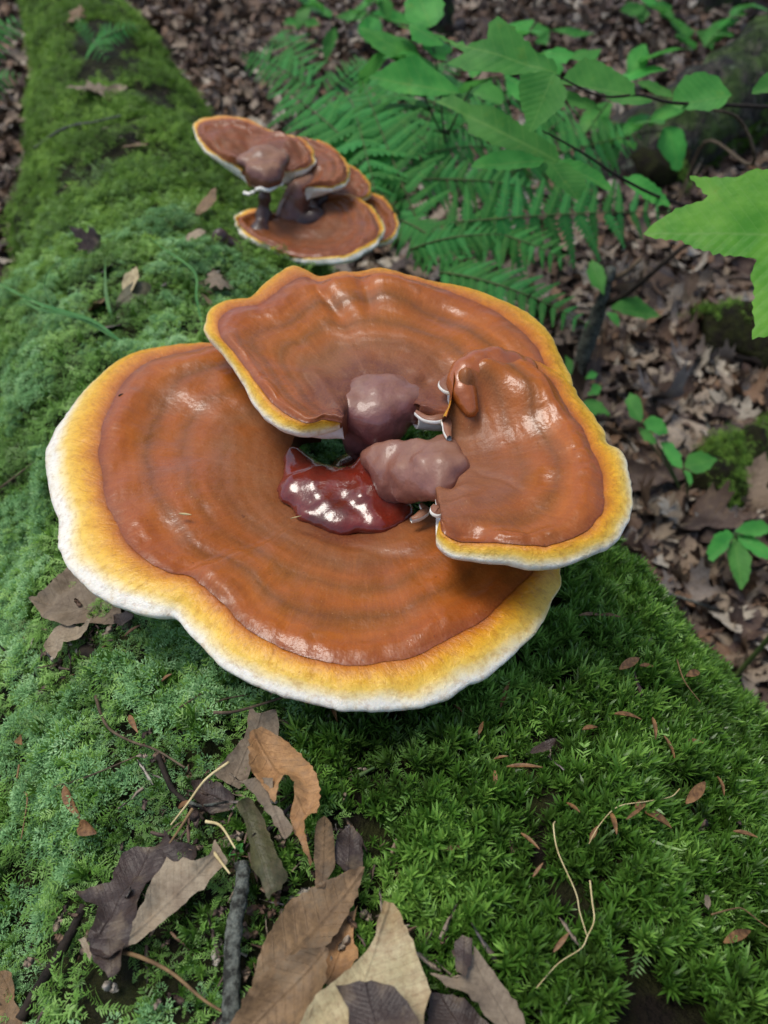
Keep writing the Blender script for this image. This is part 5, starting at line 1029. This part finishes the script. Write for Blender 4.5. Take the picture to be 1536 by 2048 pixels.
rb = thing('maple_seedling', p, 'bright green large maple leaf on its stem in front of the litter', 'sapling')
tube('stem', [p, p+np.array([.01, -.03, .3]), AD(1690, 600, .66), AD(1660, 470, .64)], [.004, .0035, .0022, .0014], M_STEMG, rb, smooth_n=20)
sap_leaf(rb, BR, .64, (1655, 470), (1287, 462), MG_BRIGHT, face=.6, teeth=.0011, res=.004, seed=4, fold=.05, droop=.04, qf=.0015)
# grey broken stump of a shrub with slanting branches
p, n = hit(1145, 790, BV_GND)
rk = thing('shrub', p, 'grey forked shrub stem with mossy bark and a few oval leaves', 'shrub')
dd = np.linalg.norm(p-CAM)/np.linalg.norm(ray(1145, 790))
tube('stem', [p, AD(1165, 720, dd-.05), AD(1190, 640, dd-.12), AD(1205, 600, dd-.16), AD(1222, 535, dd-.2)], [.02, .017, .016, .013, .01], M_BARK, rk, nseg=12, rough=.3, smooth_n=30).data.materials[0] = M_STICK
tube('branch', [AD(1200, 612, dd-.15), AD(1250, 590, dd-.2), AD(1300, 550, dd-.25), AD(1345, 510, dd-.28), AD(1390, 478, dd-.3)], [.008, .006, .005, .005, .004], M_TWIG_DARK, rk, rough=.2, smooth_n=20)
tube('branch', [AD(1215, 560, dd-.18), AD(1250, 545, dd-.2), AD(1282, 518, dd-.2)], [.006, .005, .004], M_TWIG, rk, rough=.2, smooth_n=14)
for pix, b, t in [(w3([(880, 380), (830, 340), (810, 290), (830, 235), (870, 260), (888, 310)]), (1206, 588), (1182, 520)), (w3([(905, 430), (960, 395), (1010, 390), (1070, 430), (1110, 465), (1040, 475), (960, 460)]), (1222, 617), (1322, 632)), (w3([(890, 450), (930, 455), (945, 480), (940, 505), (910, 485)]), (1214, 626), (1237, 652)),
                  (w3([(725, 620), (760, 650), (750, 700), (725, 700)]), (1132, 745), (1145, 712)), (w3([(805, 715), (830, 680), (855, 695), (845, 715)]), (1170, 757), (1194, 744)), (w3([(815, 780), (840, 735), (870, 745), (860, 780)]), (1176, 788), (1200, 772)), (w3([(790, 810), (830, 795), (870, 810), (905, 860), (860, 850), (840, 865), (810, 850)]), (1165, 800), (1218, 828))]:
    sap_leaf(rk, pix, dd-.2, b, t, MG_SHADE, seed=random.randint(0, 60), teeth=.0006)
def sprig(px, py, h, label, leaves, grp='green seedlings on the litter'):
    """low woodland seedling: stem plus leaves traced from the photograph, standing h above the ground"""
    p, n = hit(px, py, BV_GND); dpt = np.linalg.norm(p-CAM)/np.linalg.norm(ray(px, py)); r = thing('seedling', p, label, 'seedling', grp)
    for k, (pix, b, t) in enumerate(leaves):
        dl = dpt*(1-h); sap_leaf(r, pix, dl, b, t, MG_SHADE, face=.6, seed=k+px % 17, teeth=.0006, res=.005)
        tube('stem', [p, p*.5+AD(*b, dl)*.5+np.array([0, 0, .01]), AD(*b, dl)], [.0022, .0016, .001], M_STEMG, r, nseg=5, smooth_n=10)
sprig(1375, 1010, .12, 'seedling with pairs of oval leaves right of the ear shaped mushroom', [
    (w3([(1030, 890), (985, 870), (965, 800), (985, 770), (1020, 790), (1038, 840)]), (1283, 845), (1252, 787)), (w3([(1035, 890), (1070, 865), (1115, 880), (1140, 930), (1100, 940), (1050, 920)]), (1286, 847), (1338, 866)), (w3([(1015, 910), (1060, 920), (1090, 960), (1085, 980), (1040, 960)]), (1277, 856), (1311, 888)),
    (w3([(1105, 965), (1150, 970), (1185, 1020), (1195, 1075), (1150, 1060), (1120, 1010)]), (1364, 937), (1322, 884)), (w3([(1200, 1070), (1215, 1020), (1270, 1005), (1335, 1035), (1300, 1080), (1250, 1100)]), (1366, 936), (1434, 918)), (w3([(1195, 1080), (1225, 1090), (1238, 1125), (1225, 1145)]), (1366, 940), (1382, 970))])
sprig(1500, 1120, .10, 'seedling with four drooping leaves near the mossy branch', [
    (w3([(1400, 1340), (1370, 1320), (1320, 1340), (1290, 1410), (1310, 1450), (1370, 1400)]), (1470, 1072), (1414, 1122)), (w3([(1400, 1345), (1440, 1370), (1470, 1440), (1460, 1520), (1430, 1560), (1385, 1480), (1370, 1410)]), (1469, 1075), (1484, 1178)),
    (w3([(1405, 1340), (1460, 1340), (1540, 1390), (1580, 1440), (1500, 1430), (1440, 1390)]), (1471, 1071), (1555, 1118)), (w3([(1400, 1330), (1440, 1290), (1510, 1280), (1560, 1320), (1500, 1350)]), (1470, 1068), (1545, 1058))])
sprig(735, 95, .08, 'seedling with three ovate leaves beyond the ferns', [
    ([(735, 25), (700, 20), (670, 32), (690, 40), (720, 42)], (735, 28), (672, 33)), ([(738, 30), (720, 45), (715, 65), (735, 85), (765, 62), (760, 40)], (742, 30), (736, 84)), ([(740, 28), (770, 15), (810, 28), (830, 50), (790, 45)], (742, 30), (828, 48))])
sprig(1300, 70, .08, 'seedling with ovate leaves in the far clearing', [
    ([(1290, 10), (1255, 5), (1240, 20), (1265, 35), (1285, 30)], (1292, 14), (1245, 22)), ([(1295, 12), (1320, 2), (1345, 12), (1330, 30)], (1295, 14), (1342, 18)), ([(1290, 14), (1300, 30), (1285, 45), (1270, 35)], (1290, 14), (1280, 42))])
sprig(1395, 130, .08, 'seedling with narrow drooping leaves by the leaning trunk', [
    ([(1390, 60), (1360, 60), (1350, 72), (1380, 75)], (1392, 65), (1352, 70)), ([(1392, 62), (1420, 62), (1430, 80), (1425, 100), (1405, 85)], (1392, 64), (1424, 98))])
sprig(1100, 90, .08, 'small seedling behind the big lobed leaves', [([(1100, 60), (1075, 45), (1060, 62), (1080, 75)], (1100, 62), (1062, 60)), ([(1102, 60), (1140, 55), (1190, 65), (1150, 75)], (1102, 62), (1188, 66)), ([(1100, 62), (1095, 90), (1070, 85), (1080, 70)], (1100, 64), (1078, 86))])
sprig(600, 60, .06, 'small seedling with rounded leaves by the far path', [([(600, 40), (575, 35), (565, 48), (590, 52)], (600, 44), (566, 46)), ([(602, 42), (630, 35), (640, 50), (615, 55)], (602, 44), (638, 46))])

def bush(px, py, dep, label, twigs, Lm, seed):
    """understory shrub: thin twigs carrying alternate toothed leaves, each leaf a part"""
    rb_ = np.random.default_rng(seed); p, n = hit(px, py, BV_GND); r = thing('understory_shrub', p, label, 'shrub', 'leafy shrubs of the understory')
    for (ax_, ay_, bx_, by_) in twigs:
        a, b = AD(ax_, ay_, dep), AD(bx_, by_, dep-.1); mid = (a+b)/2+UP*.02
        tube('twig', [p, p*.5+a*.5+UP*.05, a, mid, b], [.003, .0025, .002, .0016, .001], M_TWIG_DARK, r, 5, 0, 0, 24)
        for k in range(6):
            q = (k+.6)/6; c = a*(1-q)**2+2*q*(1-q)*(mid*2-(a+b)/2)+b*q*q; me = leaf_proto('leaf', OVATE if k % 2 else BEECH, MG_SHADE, Lm*rb_.uniform(.7, 1.15), Lm*.1, teeth=Lm*.008, fold=.2, droop=.25, wave=.03, cup=-.1, seed=seed+k)
            o = obj('leaf', me, r, c-p); d_ = b-a; az = math.atan2(d_[1], d_[0])-math.pi/2+(-1)**k*rb_.uniform(.5, 1.1); o.rotation_euler = Euler((rb_.uniform(.35, .8)*(-1 if rb_.random() < .15 else 1), rb_.uniform(-.25, .25), az), 'XYZ')
bush(900, 330, 1.55, 'leafy shrub between the ferns and the slim dark trunk', [(880, 260, 780, 110), (900, 260, 1010, 90), (890, 280, 860, 60)], .11, 3)
bush(1150, 330, 1.9, 'leafy shrub in front of the mossy leaning trunk', [(1150, 300, 1290, 130), (1130, 290, 1080, 110), (1180, 320, 1340, 260)], .11, 9)
bush(1390, 170, 2.9, 'small leafy shrub growing beyond the leaning trunk', [(1390, 120, 1300, 20), (1400, 110, 1480, 30)], .12, 14)
bush(680, 120, 3.2, 'small leafy shrub on the litter beyond the smaller fern', [(680, 70, 600, 5), (690, 60, 770, 0)], .12, 21)

# ------------------------------------------------------------------ trees and mossy branches
def crown(r, a, b):
    """limbs and a loose crown of leaf sized faces round the upper trunk"""
    rc = np.random.default_rng(int(abs(a[0])*1000)); Vv, Ff, tips = [], [], []
    for k in range(9):
        s0 = a+(b-a)*rc.uniform(.2, 1.0); dv = nrm([rc.normal(), rc.normal(), rc.uniform(.1, .9)]); e = s0+dv*rc.uniform(1.0, 2.2)
        tube('limb', [s0, (s0+e)/2+UP*.12, e], [.035, .022, .008], M_BARK, r, 6, .1, k, 8); tips += [s0*(1-q)+e*q for q in (.4, .6, .8, 1.0)]
    for k in range(2600):
        c = tips[rc.integers(0, len(tips))]+rc.normal(0, .38, 3); u_ = nrm(rc.normal(size=3)*np.array([1, 1, .5])); n_ = nrm(rc.normal(0, .5, 3)+UP); v_ = np.cross(n_, u_); L_ = rc.uniform(.07, .13); i0 = len(Vv)
        Vv += [c, c+u_*L_*.5+v_*L_*.3, c+u_*L_, c+u_*L_*.5-v_*L_*.3]; Ff.append((i0, i0+1, i0+2, i0+3))
    mk('crown', np.array(Vv), Ff, MG_SHADE, r, False)['kind'] = 'stuff'
def tree(name, pts, radii, label, nseg=20, rough=.18, grp=None):
    p = np.array(pts[0]); r = thing(name, p, label, 'tree', grp)
    V, F = tube_data(pts, radii, nseg, 0, 0, 90); ctr = catmull(np.array(pts), 90)
    Nn = V[:-2]-np.repeat(ctr, nseg, axis=0); Rr = np.linalg.norm(Nn, axis=1); Nn /= Rr[:, None]
    q = V[:-2].copy(); q[:, 2] *= .35
    V[:-2] += Nn*(Rr*rough*(.7*fbm(q, 26, 3, 2)+.8*np.abs(vnoise(q, 60, 5))))[:, None]
    mk('trunk', V, F, M_BARK2, r); crown(r, np.array(pts[-2]), np.array(pts[-1])); return r
p, n = hit(1275, 350, BV_GND)
t_lean = tree('leaning_tree', [p+np.array([-.06, -.02, -.1]), p+np.array([.06, .0, .10]), AD(1536, 128, 2.75), AD(1700, -50, 2.95), AD(1950, -450, 3.5), AD(2100, -1100, 5.0)], [.17, .14, .125, .115, .11, .09], 'leaning tree trunk with cracked dark bark and moss at its foot', 28, .2)
p, n = hit(868, 70, BV_GND)
t_bg = tree('tree', [p-np.array([0, 0, .05]), p+np.array([0, .02, 1.0]), p+np.array([.1, .2, 3.5]), p+np.array([.1, .3, 6.5])], [.085, .07, .06, .05], 'slim dark tree trunk standing in the litter beyond the ferns', 14, .2)
p, n = hit(1430, 20, BV_GND)
t_bg2 = tree('tree', [p-np.array([0, 0, .05]), p+np.array([.02, .02, 1.0]), p+np.array([.0, .2, 3.5]), p+np.array([.3, .3, 6.5])], [.12, .1, .09, .08], 'dark tree trunk at the back beside the sunlit litter', 14, .2)
MB = []
def mossy_branch(pa, pb, r, label):
    a, n = hit(*pa, BV_GND); b, n = hit(*pb, BV_GND); pts = [a, a*.66+b*.34+np.array([.0, .02, .015]), a*.34+b*.66+np.array([.0, -.02, .01]), b]
    o = tube('fallen_branch', [q+np.array([0, 0, r*.3]) for q in pts], [r, r*1.1, r, r*.8], M_SOIL, None, 16, .4, 3, 40); props(o, label, 'branch'); MB.append((o, np.array(pts), r))
mossy_branch((1400, 700), (1640, 750), .075, 'moss covered branch lying in the litter below the bright maple leaf')
mossy_branch((1395, 1020), (1560, 900), .06, 'short moss covered branch beside the four leaved seedling')
mossy_branch((1330, 395), (1225, 325), .09, 'mossy root swelling at the foot of the leaning trunk')
log_tube('bark_strip', [(1242, 1085), (1275, 1110), (1300, 1150), (1330, 1190)], .004, M_STICK, 'grey green bark strip along the right edge of the log', 'bark', lift=.01, rough=.4, nseg=8)
mp, mr = [], []
for o, pts, r in MB:
    c = catmull(pts, 200)
    for k in range(1500):
        q = c[random.randint(0, 199)]; a = random.uniform(-2.2, 2.2); nn = nrm([math.sin(a)*.5, -math.sin(a)*.8, math.cos(a)])
        mp.append(q+np.array([0, 0, r*.3])+nn*r*random.uniform(.95, 1.1)); mr.append(euler_from(nn, random.random()*6, .5, None))
scatter('branch_moss', mp, mr, np.random.default_rng(1).uniform(.8, 1.5, len(mp)), np.random.default_rng(2).integers(0, 5, len(mp)), np.random.default_rng(3).random(len(mp)), PR_B, label='green moss on the fallen branches in the litter', cat='moss')
mp, mr = [], []
for k in range(4200):     # moss climbing the lower left of the leaning trunk
    base = np.array(t_lean.location); d = nrm(np.array(AD(1536, 150, 2.75))-base); t_ = abs(random.gauss(0, .26)); a = random.uniform(-.6, 2.6)
    u_ = nrm(np.cross(d, [0, 1, 0])); u_ = u_ if u_[2] > 0 else -u_; v_ = np.array([0, -1.0, 0])
    nn = nrm(u_*math.cos(a)+v_*math.sin(a)); mp.append(base+d*(t_+.05)+nn*(.155-.03*t_)); mr.append(euler_from(nn, random.random()*6, .5, None))
scatter('trunk_moss', mp, mr, np.random.default_rng(1).uniform(1.2, 2.2, len(mp)), np.random.default_rng(2).integers(0, 5, len(mp)), np.random.default_rng(3).random(len(mp))*.8, PR_B, label='moss climbing the foot of the leaning trunk', cat='moss')
# twigs lying in the litter
for i, (pa, pb, r) in enumerate([((1330, 660), (1500, 675), .006), ((1060, 690), (1190, 640), .004), ((1400, 850), (1330, 1010), .004), ((1210, 1000), (1480, 1080), .003), ((700, 120), (820, 60), .006), ((1240, 90), (1250, 200), .01), ((1050, 200), (1300, 190), .008), ((400, 40), (440, 130), .006), ((1300, 1210), (1480, 1260), .003), ((920, 60), (1080, 120), .006), ((1350, 480), (1536, 520), .005)]):
    a, n = hit(*pa, BV_GND); b, n = hit(*pb, BV_GND); mid = (a+b)/2+RNG.normal(0, .03, 3)
    props(tube('twig', [a+UP*.03, mid+UP*.02, b+UP*.03], [r, r*.9, r*.6], M_TWIG_DARK if i % 2 else M_STICK, None, 7, .3, i, 20), 'bare twig lying among the dead leaves on the forest floor', 'twig', 'twigs in the litter')

# ------------------------------------------------------------------ leaf litter on the forest floor
PL = []
for i, (shp, L) in enumerate([(BEECH, .085), (BEECH, .075), (OVATE, .08), (MAPLE, .09), (OAK, .10), (BEECH, .09), (MAPLE, .075), (OVATE, .06), (OAK, .08)]):
    PL.append(leaf_proto('dead_leaf', shp, ML_LITTER, L, L*.09, cup=random.uniform(-.6, .9), droop=random.uniform(-.3, .6), wave=.06, seed=70+i, fold=random.uniform(-.1, .3)))
def in_log(x, y):
    i = np.argmin((LR[:, 0]-x)**2+(LR[:, 1]-y)**2); return math.hypot(LR[i, 0]-x, LR[i, 1]-y) < LR[i, 3]*.75
rl = np.random.default_rng(77); cand = []
while len(cand) < 25000:
    px, py = rl.uniform(-250, 1800), rl.uniform(-60, 1500); d = ray(px, py)
    if d[2] > -.06: continue
    q = CAM+d*(-CAM[2]/d[2]); dens = min(1.0, (np.dot(q-CAM, FWD)/6.5)**2+.10)
    if rl.random() > dens: continue
    x, y = q[0], q[1]
    if in_log(x, y): continue
    cand.append((x, y, float(ground_h(np.array(x), np.array(y)))+rl.uniform(.002, .03)))
cand = np.array(cand)
dist = np.linalg.norm(cand-CAM, axis=1); relp = cand-CAM; ppx = 768+FPX*(relp@RT)/(relp@FWD); ppy = 1024-FPX*(relp@UPV)/(relp@FWD)
vis = (ppx > 960) & (ppx < 1536) & (ppy > 60) & (ppy < 1400) & ~((ppx < 1265) & (ppy > 520) & (ppy < 1140))
for k in np.where(vis)[0]:      # only leaves that the log does not hide
    d_ = cand[k]-CAM; L_ = np.linalg.norm(d_); vis[k] = BV_LOG.ray_cast(Vector(CAM), Vector(d_/L_), float(L_))[0] is None
order = np.argsort(np.where(vis, dist, 1e9)); near, rest = order[:230], order[230:]
MARK = [(hit(1450, 740, BV_GND)[0], 'near the moss covered branch under the bright maple leaf'), (hit(1460, 960, BV_GND)[0], 'around the short moss covered branch'), (hit(1375, 1010, BV_GND)[0], 'around the seedling with paired oval leaves'), (hit(1500, 1120, BV_GND)[0], 'around the seedling with four drooping leaves'),
        (hit(1145, 790, BV_GND)[0], 'at the foot of the grey forked shrub'), (hit(880, 545, BV_GND)[0], 'under the ferns'), (hit(1275, 380, BV_GND)[0], 'near the leaning trunk'), (hit(1450, 1260, BV_GND)[0], 'against the right flank of the log'), (hit(1320, 1170, BV_GND)[0], 'beside the grey green bark strip'), (hit(1270, 960, BV_GND)[0], 'below the rim of the ear shaped mushroom'), (hit(1530, 1300, BV_GND)[0], 'beyond the spiky moss of the log'), (hit(1390, 1130, BV_GND)[0], 'between bark strip and four leaved seedling'), (hit(1210, 850, BV_GND)[0], 'between the ear shaped mushroom and the shrub')]
for k in near:
    q = cand[k]; ki = int(rl.integers(0, len(PL))); o = obj('dead_leaf', PL[ki], None, q+UP*.012)
    o.rotation_euler = (rl.normal(0, .35), rl.normal(0, .35), rl.uniform(0, 6.283)); s_ = rl.uniform(.5, 1.0); o.scale = (s_, s_, s_)
    li = min(range(len(MARK)), key=lambda j: np.hypot(*(MARK[j][0][:2]-q[:2])))
    props(o, 'dry dead %s in the litter %s' % (('beech leaf', 'beech leaf', 'rounded leaf', 'maple leaf', 'lobed oak leaf', 'large beech leaf', 'small maple leaf', 'small rounded leaf', 'small oak leaf')[ki], MARK[li][1]), 'leaf', 'dead leaves of the litter beside the log')
scatter('leaf_litter', cand[rest], np.column_stack([rl.normal(0, .35, len(rest)), rl.normal(0, .35, len(rest)), rl.uniform(0, 6.28, len(rest))]), np.clip(rl.lognormal(-.4, .35, len(rest)), .35, 1.4), rl.integers(0, len(PL), len(rest)), rl.random(len(rest)),
        [obj('litter_%d' % i, m, link=False) for i, m in enumerate(PL)], label='mat of brown dead leaves covering the forest floor', cat='leaf litter')

# crumbs, needles and bits of bark in the leaf heap, the hollow and the bare groove
cp, cr_ = [], []
rc2 = np.random.default_rng(8)
for (ax_, ay_, sx_, sy_, k_) in [(600, 1800, 150, 140, 260), (170, 1310, 50, 40, 150), (430, 1620, 90, 60, 110), (200, 1850, 120, 90, 60), (235, 200, 45, 70, 120), (420, 590, 60, 25, 60), (700, 1950, 150, 60, 90), (1100, 1650, 260, 220, 70)]:
    for _ in range(int(k_*.6)):
        p, n = hit(rc2.normal(ax_, sx_), rc2.normal(ay_, sy_), BV_LOG)
        if p[2] < .2: continue
        cp.append(p+n*rc2.uniform(.003, .014)); cr_.append(euler_from(n+rc2.normal(0, .3, 3), rc2.uniform(0, 6.28), .4, None))
CB = []
for i, (L_, wr_) in enumerate([(.010, .5), (.014, .08), (.008, .7), (.018, .12), (.006, .5)]):
    t_ = np.linspace(0, 1, 5); ww = L_*wr_*np.array([.5, 1, .8, .9, .2])/2
    Vc = np.vstack([np.column_stack([-ww, t_*L_, .0006*np.sin(t_*9)]), np.column_stack([ww*.8, t_*L_, .0012*np.sin(t_*5+1)]), np.column_stack([ww*0, t_*L_, ww*0-.0008])])
    CB.append(obj('crumb_%d' % i, mesh_data('crumb', Vc, grid_faces(3, 5)+[(10+j, 11+j, 1+j, j) for j in range(4)], ML_LITTER, True, {'lf': ('FLOAT_VECTOR', np.full((15, 3), .3))}), link=False))
scatter('leaf_crumbs', cp, cr_, rc2.uniform(.5, 1.3, len(cp)), rc2.integers(0, 5, len(cp)), rc2.random(len(cp)), CB, label='brown crumbs of leaf and bark strewn in the leaf heap', cat='debris')

# ------------------------------------------------------------------ the moss, pressed flat under what lies on it
rgm = np.random.default_rng(21)
MOSS_N = 1.0
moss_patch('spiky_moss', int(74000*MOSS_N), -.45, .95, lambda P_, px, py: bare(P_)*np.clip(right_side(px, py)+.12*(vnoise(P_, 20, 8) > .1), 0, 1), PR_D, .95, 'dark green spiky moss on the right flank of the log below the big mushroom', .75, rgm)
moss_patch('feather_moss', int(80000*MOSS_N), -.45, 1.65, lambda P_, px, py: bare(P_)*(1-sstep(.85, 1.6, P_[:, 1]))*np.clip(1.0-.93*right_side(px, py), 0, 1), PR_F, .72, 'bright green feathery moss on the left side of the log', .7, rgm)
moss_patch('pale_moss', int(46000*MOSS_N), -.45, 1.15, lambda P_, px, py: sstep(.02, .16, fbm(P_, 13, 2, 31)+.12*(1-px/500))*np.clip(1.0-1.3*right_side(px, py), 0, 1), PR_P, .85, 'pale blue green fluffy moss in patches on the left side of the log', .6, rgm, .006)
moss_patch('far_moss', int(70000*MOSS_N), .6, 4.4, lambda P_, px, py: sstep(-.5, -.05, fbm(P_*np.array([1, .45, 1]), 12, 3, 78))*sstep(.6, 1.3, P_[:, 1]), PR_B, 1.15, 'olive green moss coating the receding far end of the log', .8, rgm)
